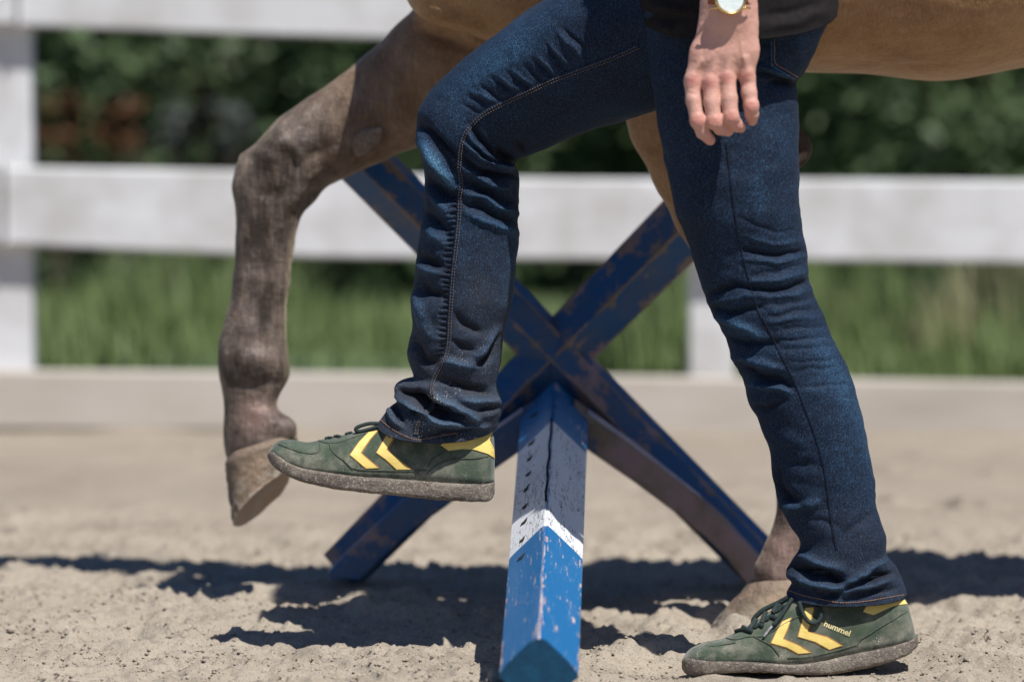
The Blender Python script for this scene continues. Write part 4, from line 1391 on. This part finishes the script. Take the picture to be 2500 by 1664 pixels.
for kx in KN + [f[2] for f in FING]:
    red += np.exp(-(((p2[:, 0] - kx[0]) / 15) ** 2 + ((p2[:, 1] - kx[1]) / 14) ** 2))
for f in FING:
    red += 0.6 * np.exp(-(((p2[:, 0] - f[4][0]) / 16) ** 2 + ((p2[:, 1] - f[4][1]) / 14) ** 2))
# far arm, neck and head (above the picture)
pr2 = chain([(1790, -900, 7.77, 75), (1800, -640, 7.83, 62), (1810, -430, 7.85, 58), (1800, -250, 7.85, 58), (1775, -30, 7.85, 50), (1765, 60, 7.85, 58), (1760, 160, 7.85, 40)], 0.8, 0.03)
pr2 += chain([(1800, -960, 7.62, 105), (1750, -1120, 7.62, 100)], 1.0, 0.03) + chain([(1700, -1250, 7.62, 150), (1720, -1330, 7.62, 165)], 0.85, 0.03) + chain([(1650, -1170, 7.62, 80), (1610, -1150, 7.62, 50)], 0.9, 0.03)
pr2 += chain([(1562, -1260, 7.62, 22), (1535, -1225, 7.62, 25)], 0.9, 0.012) + chain([(1572, -1165, 7.62, 18), (1560, -1160, 7.62, 14)], 1.3, 0.01) + chain([(1750, -1260, 7.53, 30), (1755, -1225, 7.532, 20)], 0.4, 0.008) + chain([(1750, -1260, 7.71, 30), (1755, -1225, 7.708, 20)], 0.4, 0.008)
vx2 = 0.007
a_, b_ = PX(1500, 260, 7.4), PX(1990, -1580, 8.2)
l2, Fd2 = field((a_[0] - 0.02, 7.44, a_[2]), (b_[0], 7.98, b_[2]), vx2, pr2, 0.03)
V2, Q2 = nets(l2, vx2, Fd2)
body = mk('body', np.concatenate([VH, V2]), np.concatenate([QH, Q2 + len(VH)]), SKIN, person, attrs={'red': np.concatenate([np.clip(red, 0, 1), np.zeros(len(V2))])})
pr3 = chain([(1735, -1330, 7.62, 185), (1750, -1400, 7.62, 165)], 0.85, 0.03) + chain([(1830, -1290, 7.62, 130), (1850, -1150, 7.62, 90)], 1.0, 0.03)
a_, b_ = PX(1500, -1000, 7.4), PX(2050, -1660, 7.9)
l3, Fd3 = field((a_[0], 7.44, a_[2]), (b_[0], 7.80, b_[2]), vx2, pr3, 0.03)
V3, Q3 = nets(l3, vx2, Fd3)
mk('hair', V3, Q3, HAIR, person)

# watch
WC = PX(1783, -2, HD - 0.0325)
wf = np.array((0.18, -0.97, 0.16))
wf /= np.linalg.norm(wf)
wu = np.array((0.0, 0.0, 1.0)) - wf * wf[2]
wu /= np.linalg.norm(wu)
wr_ = np.cross(wu, wf) * -1
watch = None


def lathe(prof, seg=40):
    a = np.linspace(0, 2 * np.pi, seg, endpoint=False)
    V = np.concatenate([WC + r * (np.cos(a)[:, None] * wr_ + np.sin(a)[:, None] * wu) + h * wf for r, h in prof])
    F = [tuple(f) for f in gridfaces(len(prof), seg)]
    return V, F


rim = 39 * 7.38 / FPX
V, F = lathe([(rim * 0.8, -0.008), (rim * 0.98, -0.006), (rim, -0.001), (rim * 0.98, 0.002), (rim * 0.90, 0.0032), (rim * 0.84, 0.0026), (rim * 0.83, 0.0008), (0.0001, 0.0006)])
lug = []
for sx, sz_ in ((-1, -1), (1, -1), (-1, 1), (1, 1)):
    q = [WC + wr_ * rim * 0.80 * sx + wu * rim * 0.55 * sz_ - wf * 0.001, WC + wr_ * rim * 1.15 * sx + wu * rim * 0.56 * sz_ - wf * 0.003, WC + wr_ * rim * 1.32 * sx + wu * rim * 0.55 * sz_ - wf * 0.0065]
    lug.append(tube(resample(q, 6), [0.0020, 0.0020, 0.0018, 0.0016, 0.0015, 0.0014], 8))
V, F = join([(V, F)] + lug)
watch = mk('wristwatch', V, F, GOLD, person)
V, F = lathe([(rim * 0.83, 0.0014), (rim * 0.5, 0.0014), (0.0001, 0.0014)])
mk('dial', V, F, PEARL, watch)
hands = []
for ang_, ln in ((2.2, 0.6), (0.7, 0.42)):
    q = [WC + wf * 0.002, WC + wf * 0.002 + (wr_ * math.cos(ang_) + wu * math.sin(ang_)) * rim * ln]
    hands.append(tube(np.array(q), [0.0005, 0.0003], 5))
V, F = join(hands)
mk('watch_hand', V, F, GOLD, watch)
wc = PX(1779, -6, HD)
a = np.linspace(0, 2 * np.pi, 64, endpoint=False)
ring = np.stack([wc[0] + 0.0328 * np.cos(a), wc[1] + 0.0255 * np.sin(a) - 0.0005, wc[2] + 0 * a], -1)
rows = []
for r, z in ((0.0, -0.0095), (0.0018, -0.009), (0.0022, 0.0), (0.0018, 0.009), (0.0, 0.0095), (-0.004, 0.0)):
    d = ring - np.array(wc)
    d[:, 2] = 0
    d /= np.linalg.norm(d, axis=1, keepdims=True)
    rows.append(ring + d * r + np.array((0, 0, z)))
V = np.stack(rows).reshape(-1, 3)
F = [tuple(f) for f in gridfaces(6, 64)] + [(5 * 64 + i, 5 * 64 + (i + 1) % 64, (i + 1) % 64, i) for i in range(64)]
mk('strap', V, F, LEATHER, watch)

# ------------------------------------------------------------------ shoes


def shoe(top, st, sb, D, dust_toe, name='shoe', yaw=0.0):
    x0, x1 = min(sb[0][0], st[0][0]), max(sb[-1][0], st[-1][0])
    n = 150
    s = 0.5 - 0.5 * np.cos(np.linspace(0, np.pi, n))
    xs = x0 + (x1 - x0) * s

    def prof(pts, k=2):
        p = np.array(pts)
        return gsmooth(np.interp(xs, p[:, 0], p[:, 1])[:, None], k)[:, 0]
    yt, ys, yb = prof(top), prof(st), prof(sb)
    yt = np.minimum(yt, ys - 1)
    w = np.interp(s, [0, 0.004, 0.015, 0.04, 0.09, 0.16, 0.26, 0.36, 0.5, 0.65, 0.8, 0.9, 0.955, 0.985, 0.997, 1.0], [0.001, 0.010, 0.018, 0.0265, 0.0355, 0.0415, 0.0450, 0.0455, 0.0400, 0.0350, 0.0340, 0.0330, 0.0285, 0.0190, 0.009, 0.001])
    w = gsmooth(w[:, None], 1)[:, 0]
    a = np.linspace(0, np.pi, 48)
    e = 2 / 2.7
    ca = np.sign(np.cos(a)) * np.abs(np.cos(a)) ** e
    sa = np.abs(np.sin(a)) ** e
    py = ys[:, None] + 6 + (yt - ys - 6)[:, None] * sa[None]
    P = PX(np.broadcast_to(xs[:, None], py.shape), py, D)
    off = -w[:, None] * ca[None]
    off = off * (1 - 0.20 * sa[None] ** 3)
    P[..., 1] = D + off
    P = P + 0.0008 * fbm(P * 45, 3, 6)[..., None] * np.array((0, -1, 0.4))
    U = P
    # close below
    bot = np.stack([P[:, -1] * 0.5 + P[:, 0] * 0.5], 1)
    Gu = np.concatenate([U, bot], 1)
    Qu = gridfaces(n, 49)
    Vu = Gu.reshape(-1, 3)
    p2 = TOPX(Vu)
    low = np.clip(1 - (np.interp(p2[:, 0], xs, ys) - p2[:, 1]) / 40, 0, 1)
    toe = np.clip(1 - (p2[:, 0] - x0) / 140, 0, 1)
    dust = np.clip(0.50 + 0.5 * low + dust_toe * toe, 0, 1)
    o = mk(name, Vu, Qu, SUEDE, person, attrs={'dust': dust})
    # sole
    a = np.linspace(0, 2 * np.pi, 44, endpoint=False)
    e = 2 / 5.0
    ca, sa = np.sign(np.cos(a)) * np.abs(np.cos(a)) ** e, np.sign(np.sin(a)) * np.abs(np.sin(a)) ** e
    mid, hh = (ys + yb) / 2, (yb - ys) / 2
    py = mid[:, None] - hh[:, None] * sa[None]
    ws = w + 0.0032
    ws[0] = ws[-1] = 0.004
    P = PX(np.broadcast_to(xs[:, None], py.shape), py, D)
    P[..., 1] = D - ws[:, None] * ca[None]
    P = P + 0.0011 * np.clip(fbm(P * np.array((130, 130, 170)), 3, 16), -0.3, 1)[..., None] * np.array((0, -1, -0.5)) * (0.4 + 0.6 * (sa[None] < 0.6))[..., None]
    Vs = P.reshape(-1, 3)
    Fs = [tuple(f) for f in gridfaces(n, 44)] + [tuple(range(44))[::-1], tuple(range((n - 1) * 44, n * 44))]
    so = mk('sole', Vs, Fs, SOLE, o)
    return o, Skin(Vu, Qu), Skin(Vs, Fs), so


def sub(name, parent, VFs, mat, **k):
    return mk(name, VFs[0], VFs[1], mat, parent, **k)


def chevron(sh, sk, poly, edge):
    sub('chevron', sh, patch(sk, edge, 0.0006, 6), YEDGE, smooth=False)
    sub('chevron', sh, patch(sk, poly, 0.0013, 6), YELLOW, smooth=False)


# raised shoe
top = ZB([(125, 838), (160, 770), (200, 738), (250, 713), (350, 708), (470, 743), (560, 724), (700, 690), (850, 660), (950, 630), (1050, 600), (1130, 578), (1300, 470), (1500, 420), (1800, 440), (2000, 560), (2080, 618), (2138, 618), (2150, 660), (2160, 700), (2163, 900)])
st = ZB([(125, 838), (150, 800), (180, 795), (210, 815), (300, 872), (450, 927), (700, 962), (900, 990), (1200, 1015), (1500, 1037), (1800, 1060), (2163, 1080)])
sb = ZB([(122, 850), (135, 885), (160, 925), (200, 962), (300, 1020), (450, 1075), (700, 1130), (1000, 1168), (1300, 1198), (1600, 1232), (1900, 1252), (2090, 1257), (2140, 1240), (2160, 1190)])
shoe1, sk1, sks1, _ = shoe(top, st, sb, 7.79, 0.35)
shoe1['label'] = 'raised green suede shoe with yellow chevrons'
chevron(shoe1, sk1, ZB([(1112, 632), (1030, 650), (950, 730), (864, 848), (1008, 968), (1115, 962), (958, 830), (1040, 710)]), ZB([(1122, 628), (1030, 643), (940, 730), (856, 848), (1004, 975), (1135, 966), (972, 829), (1050, 712)]))
chevron(shoe1, sk1, ZB([(1202, 656), (1256, 690), (1190, 800), (1305, 900), (1408, 975), (1283, 976), (1190, 890), (1102, 828), (1150, 745)]), ZB([(1198, 648), (1272, 690), (1208, 799), (1315, 892), (1435, 980), (1278, 984), (1180, 895), (1094, 828), (1144, 745)]))
sub('heel_tab', shoe1, patch(sk1, ZB([(1678, 758), (1705, 738), (1850, 718), (1990, 672), (2060, 622), (2138, 622), (2138, 655), (2112, 708), (2150, 790), (2156, 875), (2100, 838), (1980, 800), (1880, 793), (1748, 808)]), 0.0014, 6), YELLOW, smooth=False)
for ln in ([(1548, 1030), (1580, 985), (1640, 940), (1730, 900), (1850, 880), (2000, 875), (2110, 855)], [(570, 715), (640, 740), (760, 735), (900, 690), (1010, 655)], [(680, 735), (690, 790), (740, 850), (800, 890), (850, 940), (890, 985)], [(590, 735), (595, 800), (540, 835), (430, 825), (320, 790), (215, 750)], [(860, 955), (960, 980), (1150, 985), (1350, 990), (1560, 985)], [(1560, 960), (1600, 890), (1700, 830), (1730, 810)]):
    sub('seam', shoe1, ribbon(sk1, ZB(ln), 0.0016, 0.0011, 60), SEAMT)
p, nn = sk1.path(ZB([(1110, 590), (1040, 600), (960, 625)]), 10, 0.004)
loop = np.concatenate([PX(*zip(*ZB([(1125, 565), (1040, 565), (960, 585), (920, 605), (918, 628), (955, 635), (1040, 615), (1120, 590)])), 7.775)])
sub('lace', shoe1, tube(resample(loop, 40), 0.0027, 8), LACE)
lc = []
for q in ([(720, 690), (750, 685), (775, 690)], [(830, 668), (850, 660), (880, 655)], [(640, 708), (670, 700), (700, 700)]):
    P_, N_ = sk1.path(ZB(q), 8, 0.001)
    if len(P_) > 2:
        lc.append(tube(P_, 0.0026, 7))
if lc:
    sub('lace', shoe1, join(lc), LACE)

# standing shoe
top = ZH([(95, 960), (120, 915), (150, 880), (190, 855), (300, 808), (450, 788), (520, 745), (620, 690), (720, 640), (850, 555), (950, 465), (1010, 400), (1150, 300), (1500, 280), (1900, 330), (2045, 430), (2060, 480), (2085, 590), (2115, 700), (2135, 900)])
st = ZH([(90, 985), (110, 935), (150, 915), (330, 930), (600, 925), (800, 940), (1000, 958), (1150, 955), (1300, 928), (1500, 888), (1650, 852), (1850, 812), (2000, 778), (2140, 742)])
sb = ZH([(88, 1030), (110, 1075), (160, 1085), (250, 1080), (400, 1060), (600, 1040), (850, 1045), (1100, 1068), (1300, 1078), (1450, 1065), (1700, 1015), (1900, 962), (2050, 905), (2145, 830)])
shoe2, sk2, sks2, _ = shoe(top, st, sb, 7.61, 0.9)
shoe2['label'] = 'green suede shoe with yellow chevrons standing on the sand'
chevron(shoe2, sk2, ZH([(1040, 598), (965, 632), (915, 720), (866, 816), (1000, 852), (1105, 908), (1205, 900), (1100, 836), (968, 781), (1005, 700)]), ZH([(1050, 590), (962, 626), (905, 720), (857, 822), (995, 862), (1098, 917), (1228, 902), (1108, 828), (980, 776), (1015, 700)]))
chevron(shoe2, sk2, ZH([(1165, 514), (1240, 506), (1208, 620), (1182, 716), (1350, 765), (1478, 838), (1374, 872), (1250, 804), (1100, 760), (1135, 640)]), ZH([(1160, 506), (1254, 500), (1220, 620), (1196, 712), (1358, 755), (1498, 840), (1370, 882), (1245, 813), (1092, 766), (1126, 640)]))
sub('heel_tab', shoe2, patch(sk2, ZH([(1668, 543), (1702, 492), (1850, 470), (2045, 440), (2048, 478), (1970, 485), (1900, 508), (1820, 545), (1757, 572)]), 0.0014, 6), YELLOW, smooth=False)
for ln in ([(1618, 850), (1640, 790), (1720, 740), (1830, 670), (1950, 600), (2055, 535)], [(470, 775), (560, 790), (680, 760), (800, 755), (1000, 640), (1140, 565)], [(720, 765), (800, 800), (880, 850), (940, 930)], [(320, 850), (450, 835), (560, 815)], [(1000, 945), (1200, 935), (1400, 890), (1620, 830)]):
    sub('seam', shoe2, ribbon(sk2, ZH(ln), 0.0016, 0.0011, 60), SEAMT)
ZL = lambda pts: Z((1640, 1420), 6.425, pts)
laces = []
for lift, q in ((0.0016, [(1010, 795), (1120, 765), (1235, 790)]), (0.003, [(1125, 735), (1195, 775), (1270, 795)]), (0.0035, [(1235, 765), (1290, 690), (1345, 615)]), (0.002, [(1310, 725), (1380, 690), (1440, 705)]), (0.003, [(1425, 665), (1465, 570), (1500, 495)]), (0.002, [(1500, 605), (1565, 560), (1645, 575)]), (0.003, [(1605, 505), (1650, 425), (1695, 370)]), (0.002, [(1680, 460), (1740, 410), (1800, 400)]), (0.003, [(1720, 350), (1790, 300), (1850, 260)])):
    P_, N_ = sk2.path(ZL(q), 14, lift)
    if len(P_) > 3:
        laces.append(tube(P_, 0.0034, 8, 0.6))
if laces:
    sub('lace', shoe2, join(laces), LACE)
lp = resample(PX(*zip(*ZL([(1275, 640), (1300, 565), (1410, 455), (1560, 375), (1700, 310), (1810, 250), (1880, 225)])), 7.61), 40)
sub('lace', shoe2, tube(lp, 0.0034, 8, 0.7), LACE)
P_, N_ = sk2.path(ZL([(1905, 285), (1830, 395), (1740, 530), (1650, 650), (1600, 690)]), 30, 0.0045)
sub('lace', shoe2, tube(P_, 0.0029, 8), LACE)
P_, N_ = sk2.path(ZL([(1600, 690), (1530, 775), (1450, 875)]), 12, 0.0042)
sub('lace_tip', shoe2, tube(P_, 0.0017, 8), LACE_TIP)
P_, N_ = sk2.path(ZH([(1115, 470), (1130, 530), (1160, 595), (1200, 638), (1250, 645), (1290, 606), (1298, 560), (1280, 522), (1240, 508)]), 50, 0.005)
sub('lace', shoe2, tube(P_, 0.0029, 8), LACE)
# lettering on the side of the shoe
cu = bpy.data.curves.new('lettering', 'FONT')
cu.body = 'hummel'
cu.size = 1.0
cu.offset = 0.018
tmp = link(bpy.data.objects.new('lettering', cu))
bpy.context.view_layer.update()
tm = tmp.evaluated_get(bpy.context.evaluated_depsgraph_get()).to_mesh()
tv = np.array([v.co[:] for v in tm.vertices])
tf = [tuple(p.vertices) for p in tm.polygons]
bpy.data.objects.remove(tmp)
tw = tv[:, 0].max() - tv[:, 0].min()
th_ = tv[:, 1].max()
A0, A1 = np.array(ZH([(1322, 666)])[0]), np.array(ZH([(1546, 756)])[0])
ux = (A1 - A0) / tw
uy = np.array((ux[1], -ux[0])) / np.linalg.norm(ux) * (14.0 / th_)
pp = A0 + (tv[:, 0:1] - tv[:, 0].min()) * ux + tv[:, 1:2] * uy
Vt, Vb = [], []
for q in pp:
    h = sk2.at(q[0], q[1])
    Vt.append(h[0] + h[1] * 0.0011)
    Vb.append(h[0] - h[1] * 0.0005)
ec = {}
for f in tf:
    for i in range(len(f)):
        ec[(f[i], f[(i + 1) % len(f)])] = 1
m_ = len(Vt)
tf2 = list(tf) + [(b, a, a + m_, b + m_) for (a, b) in ec if (b, a) not in ec]
mk('lettering', np.array(Vt + Vb), tf2, LETTER, shoe2, smooth=False)

# ------------------------------------------------------------------ horse
HN, HF, HM = 8.05, 8.25, 8.14          # near leg, far leg, middle
horse = empty('horse', tuple(PX(1500, 1500, 8.2) * np.array((1, 1, 0))), 'dun horse with dark legs stepping over, one foreleg raised', 'horse')
hp_ = []
mpx = lambda r, D=8.2: r / D * FPX
hp_ += chain([(1430, -240, HM, 325), (1560, -265, HM, 392), (1900, -278, HM, 410), (2290, -275, HM, 430), (2700, -305, HM, 408), (3150, -400, HM, 450), (3420, -390, HM, 370)], 0.92, 0.08)
hp_ += chain([(1700, -100, HM - 0.085, 215), (2000, -96, HM - 0.088, 225), (2283, -88, HM - 0.09, 236), (2700, -110, HM - 0.085, 220), (3000, -130, HM - 0.06, 200)], 1.0, 0.06)
hp_ += chain([(1215, -200, HM, 225), (1320, -250, HM, 320)], 0.8, 0.08)           # chest
hp_ += chain([(1110, -75, HM - 0.07, 135), (1260, -40, HM - 0.06, 150)], 1.1, 0.06)
hp_ += chain([(1400, -480, HM, 300), (1230, -850, HM, 200), (1010, -1200, HM, 150)], 0.45, 0.08)   # neck
hp_ += chain([(1000, -1200, HM, 140), (850, -1060, HM, 105), (720, -930, HM, 75), (680, -880, HM, 64)], 0.7, 0.05)  # head
for sgn in (-1, 1):
    hp_ += chain([(1020, -1310, HM + sgn * 0.05, 30), (1010, -1400, HM + sgn * 0.06, 8)], 0.8, 0.03)
# raised far foreleg
RLEG = [(1330, 20, 190), (1200, 95, 172), (1075, 168, 148), (975, 235, 128), (885, 288, 113), (810, 330, 105), (748, 366, 99), (706, 402, 90), (678, 446, 84), (658, 493, 80), (651, 548, 71), (646, 605, 68), (638, 685, 67), (624, 787, 71), (617, 845, 80), (619, 893, 84), (615, 928, 73), (610, 957, 60), (610, 1003, 58), (616, 1040, 66), (628, 1075, 80), (636, 1095, 84)]
hp_ += chain([(x, y, HF, r) for x, y, r in RLEG], 0.78, 0.012)
hp_ += chain([(663, 905, HF, 38), (684, 915, HF, 20)], 0.8, 0.012)                # ergot
hp_ += chain([(640, 1045, HF - 0.012, 45), (690, 1050, HF - 0.014, 38)], 0.9, 0.012) + chain([(640, 1045, HF + 0.012, 45), (690, 1050, HF + 0.014, 38)], 0.9, 0.012)
hp_ += chain([(612, 400, HF - 0.008, 34), (600, 452, HF - 0.008, 34)], 0.9, 0.02) + chain([(735, 450, HF, 36), (745, 470, HF, 28)], 0.9, 0.02)
# near foreleg on the ground
NLEG = [(1600, -40, 180), (1622, 120, 150), (1645, 300, 108), (1690, 410, 98), (1735, 515, 90), (1795, 640, 80), (1830, 730, 82), (1860, 810, 62), (1900, 960, 52), (1935, 1080, 52), (1962, 1170, 66), (1958, 1215, 58), (1940, 1285, 48), (1915, 1350, 50), (1898, 1395, 60)]
hp_ += chain([(x, y, HN, r) for x, y, r in NLEG], 0.8, 0.012)
# hind legs (outside the picture)
for D_, dx in ((HN, 0), (HF, -260)):
    hp_ += chain([(3350 + dx * 0.2, -250, D_, 300), (3260 + dx * 0.5, 100, D_, 190), (3420 + dx * 0.8, 500, D_, 95), (3480 + dx, 640, D_, 85), (3430 + dx, 900, D_, 52), (3400 + dx, 1180, D_, 62), (3360 + dx, 1340, D_, 50), (3320 + dx, 1440, D_, 62)], 0.75, 0.03)
hp_ += chain([(3780, -620, HM, 60), (3900, -200, HM, 75), (3880, 300, HM, 40)], 0.8, 0.03)
vh = 0.0078
lo = np.array((-0.62, 7.86, -0.01))
hi = np.array((1.66, 8.56, 1.78))
l4, Fd4 = field(lo, hi, vh, hp_, 0.03)
VZ, QZ = nets(l4, vh, Fd4)
NZ = vert_normals(VZ, QZ)
p2 = TOPX(VZ)
ZA = lambda pts: Z((450, 0), 2.8, pts)
ZC = lambda pts: Z((450, 500), 1.913, pts)
hs = [(0.010, 20, ZA([(560, 1000), (530, 1100)])), (0.009, 16, ZA([(650, 960), (730, 1020)])), (-0.009, 12, ZA([(735, 1110), (770, 1160)])), (-0.006, 10, ZA([(430, 1300), (520, 1330), (640, 1330)])), (-0.006, 10, ZA([(690, 1000), (740, 1080), (790, 1130)])), (-0.006, 10, ZA([(840, 1090), (930, 1040), (1000, 1000)])), (0.006, 14, ZA([(620, 900), (650, 1000), (560, 1130)])), (0.005, 14, ZA([(800, 960), (880, 1000)])), (-0.005, 10, ZA([(760, 1160), (700, 1280), (660, 1400)])), (0.005, 12, ZA([(880, 1180), (800, 1300), (740, 1420)])),
      (-0.005, 10, ZC([(440, 150), (420, 300), (410, 450), (400, 560)])), (0.004, 10, ZC([(475, 180), (460, 350), (450, 520)])), (-0.004, 10, ZC([(290, 200), (300, 400), (290, 540)])), (-0.008, 14, ZC([(220, 830), (320, 850), (420, 830)])), (0.007, 22, ZC([(230, 700), (330, 720), (430, 720)])), (-0.004, 12, ZC([(260, 880), (280, 960)])), (0.005, 14, ZC([(300, 960), (400, 970)])),
      (0.018, 24, [(1000, 5), (1060, 32), (1140, 58)]), (-0.020, 16, [(1040, 72), (1120, 108), (1200, 145)]), (-0.008, 10, [(1090, 5), (1150, 45), (1210, 80)]), (0.008, 10, [(1130, 95), (1180, 118), (1230, 130)]), (0.006, 14, [(1100, 100), (1180, 150)]), (-0.004, 12, [(2050, 150), (2200, 165), (2350, 150)]), (-0.005, 12, ZA([(1080, 480), (960, 640), (900, 800)]))]
mask = np.clip(-NZ[:, 1] + 0.3, 0, 1)
VZ = VZ + NZ * (strokes(p2, hs) * mask)[:, None]


def leg_dark(V):
    zz = V[:, 2]
    fore = (V[:, 0] < 0.75)
    d = np.zeros(len(V))
    q = TOPX(V)
    # raised leg: along the forearm
    A, B = np.array((1280, 20.0)), np.array((740, 370.0))
    t_ = ((q - A) @ (B - A)) / ((B - A) @ (B - A))
    raised = np.clip(t_ * 1.05, 0, 1) * np.clip((V[:, 1] - 8.06) / 0.05, 0, 1) * np.clip((1330 - q[:, 0]) / 120, 0, 1) * np.clip((q[:, 1] - 60 + (q[:, 0] < 1010) * 200) / 40, 0, 1)
    rear_side = np.clip((q[:, 1] - 330) / 60, 0, 1) * np.clip((q[:, 0] - 735) / 40, 0, 1) * np.clip((420 - q[:, 1]) / 60 + 1, 0, 1)
    raised = raised * (1 - 0.10 * rear_side)
    low = np.clip((0.60 - zz) / 0.28, 0, 1) * (V[:, 0] > 0.1)
    return np.clip(np.maximum(raised, low), 0, 1)


dk = leg_dark(VZ)
pink = np.exp(-(((p2[:, 0] - 625) / 45) ** 2 + ((p2[:, 1] - 1010) / 50) ** 2)) + 0.9 * np.exp(-(((p2[:, 0] - 1910) / 60) ** 2 + ((p2[:, 1] - 1350) / 80) ** 2)) * (p2[:, 0] > 1700)
hb = mk('body', VZ, QZ, COAT, horse, attrs={'dark': dk, 'pink': np.clip(pink, 0, 1)})
ms = hb.modifiers.new('smooth', 'SUBSURF')
ms.levels = ms.render_levels = 1
hb_skin = Skin(VZ, QZ)
# chestnut on the inner forearm
ck = ZA([(1150, 1000), (1160, 930), (1230, 880), (1330, 865), (1365, 880), (1340, 960), (1290, 1020), (1200, 1070), (1165, 1060)])
sub('chestnut', hb, patch(hb_skin, ck, 0.0025, 8, 0.004), CHESTNUT)


def hoof(cor, sole_t, D, ysc, tilt_top, tilt_bot, nm='hoof', sole_mat=SOLEPINK):
    """cor / sole_t: (toe xy, heel xy); rings from coronet to ground edge"""
    n, seg = 26, 56
    a = np.linspace(0, 2 * np.pi, seg, endpoint=False)
    rows, low, toe, tops = [], [], [], []
    for i in range(n):
        u = i / (n - 1)
        neck = 0.86 + 0.14 * min(1.0, u / 0.12)
        tp = np.array(cor[0]) + (np.array(sole_t[0]) - np.array(cor[0])) * u
        hl = np.array(cor[1]) + (np.array(sole_t[1]) - np.array(cor[1])) * u
        tl = np.array(tilt_top) + (np.array(tilt_bot) - np.array(tilt_top)) * u
        bul = 1 + 0.03 * math.sin(math.pi * u)
        mid, half = (tp + hl) / 2, (tp - hl) / 2 * bul * neck
        e = 2 / 2.3
        ca = np.sign(np.cos(a)) * np.abs(np.cos(a)) ** e
        sa = np.sign(np.sin(a)) * np.abs(np.sin(a)) ** e
        q = mid + half * ca[:, None] + tl * sa[:, None]
        hw = np.linalg.norm(half) * D / FPX * ysc
        P = PX(q[:, 0], q[:, 1], D)
        P[:, 1] = D - hw * sa
        P += 0.0022 * fbm(P * 60 + i * 0.25, 3, 2)[:, None] * np.array((1, 0, 0.3))
        rows.append(P)
        low.append(np.full(seg, u ** 3))
        tops.append(np.full(seg, max(0.0, 1 - u / 0.34)))
        toe.append(np.clip(ca, 0, 1) ** 1.5)
    G = np.stack(rows)
    V = G.reshape(-1, 3)
    F = [tuple(f) for f in gridfaces(n, seg)] + [tuple(range(seg))[::-1]]
    o = mk(nm, V, F, HOOF, horse, attrs={'low': np.concatenate(low), 'toe': np.concatenate(toe), 'top': np.concatenate(tops)})
    c = G[-1].mean(0)
    cin = c * 0.8 + G[0].mean(0) * 0.2
    r = np.stack([G[-1] * 0.999 + c * 0.001, G[-1] * 0.86 + c * 0.14 + (cin - c) * 0.25, G[-1] * 0.5 + c * 0.5 + (cin - c) * 0.6, G[-1] * 0.02 + cin * 0.98])
    sub('sole', o, (r.reshape(-1, 3), [tuple(f) for f in gridfaces(4, seg)]), sole_mat)
    return o


hoof([(549, 1112), (728, 1056)], [(572, 1283), (702, 1160)], HF, 0.82, (-4, -8), (-15, -21))
hoof([(1846, 1408), (1985, 1402)], [(1737, 1529), (1985, 1536)], HN, 0.85, (0, 6), (0, 12))
for D_, dx in ((HN, 0), (HF, -260)):
    hoof([(3250 + dx, 1440), (3400 + dx, 1420)], [(3190 + dx, 1530 - (80 if dx else 0)), (3410 + dx, 1535 - (80 if dx else 0))], D_, 0.9, (0, 6), (0, 12))

# dark loop of strap peeping out behind the rear thigh
lp = PX(*zip(*[(1905, 150), (1900, 240), (1918, 310), (1945, 332), (1961, 352), (1962, 372), (1948, 390), (1915, 395), (1885, 340), (1880, 240), (1885, 150)]), 8.02)
V, F = tube(resample(lp, 60), 0.011, 10)
mk('strap_loop', V, F, DARKSTRAP, label='dark rounded strap end peeping out behind the rear thigh', cat='strap')
print('tris', sum(len(o.data.polygons) for o in bpy.data.objects if o.type == 'MESH'))
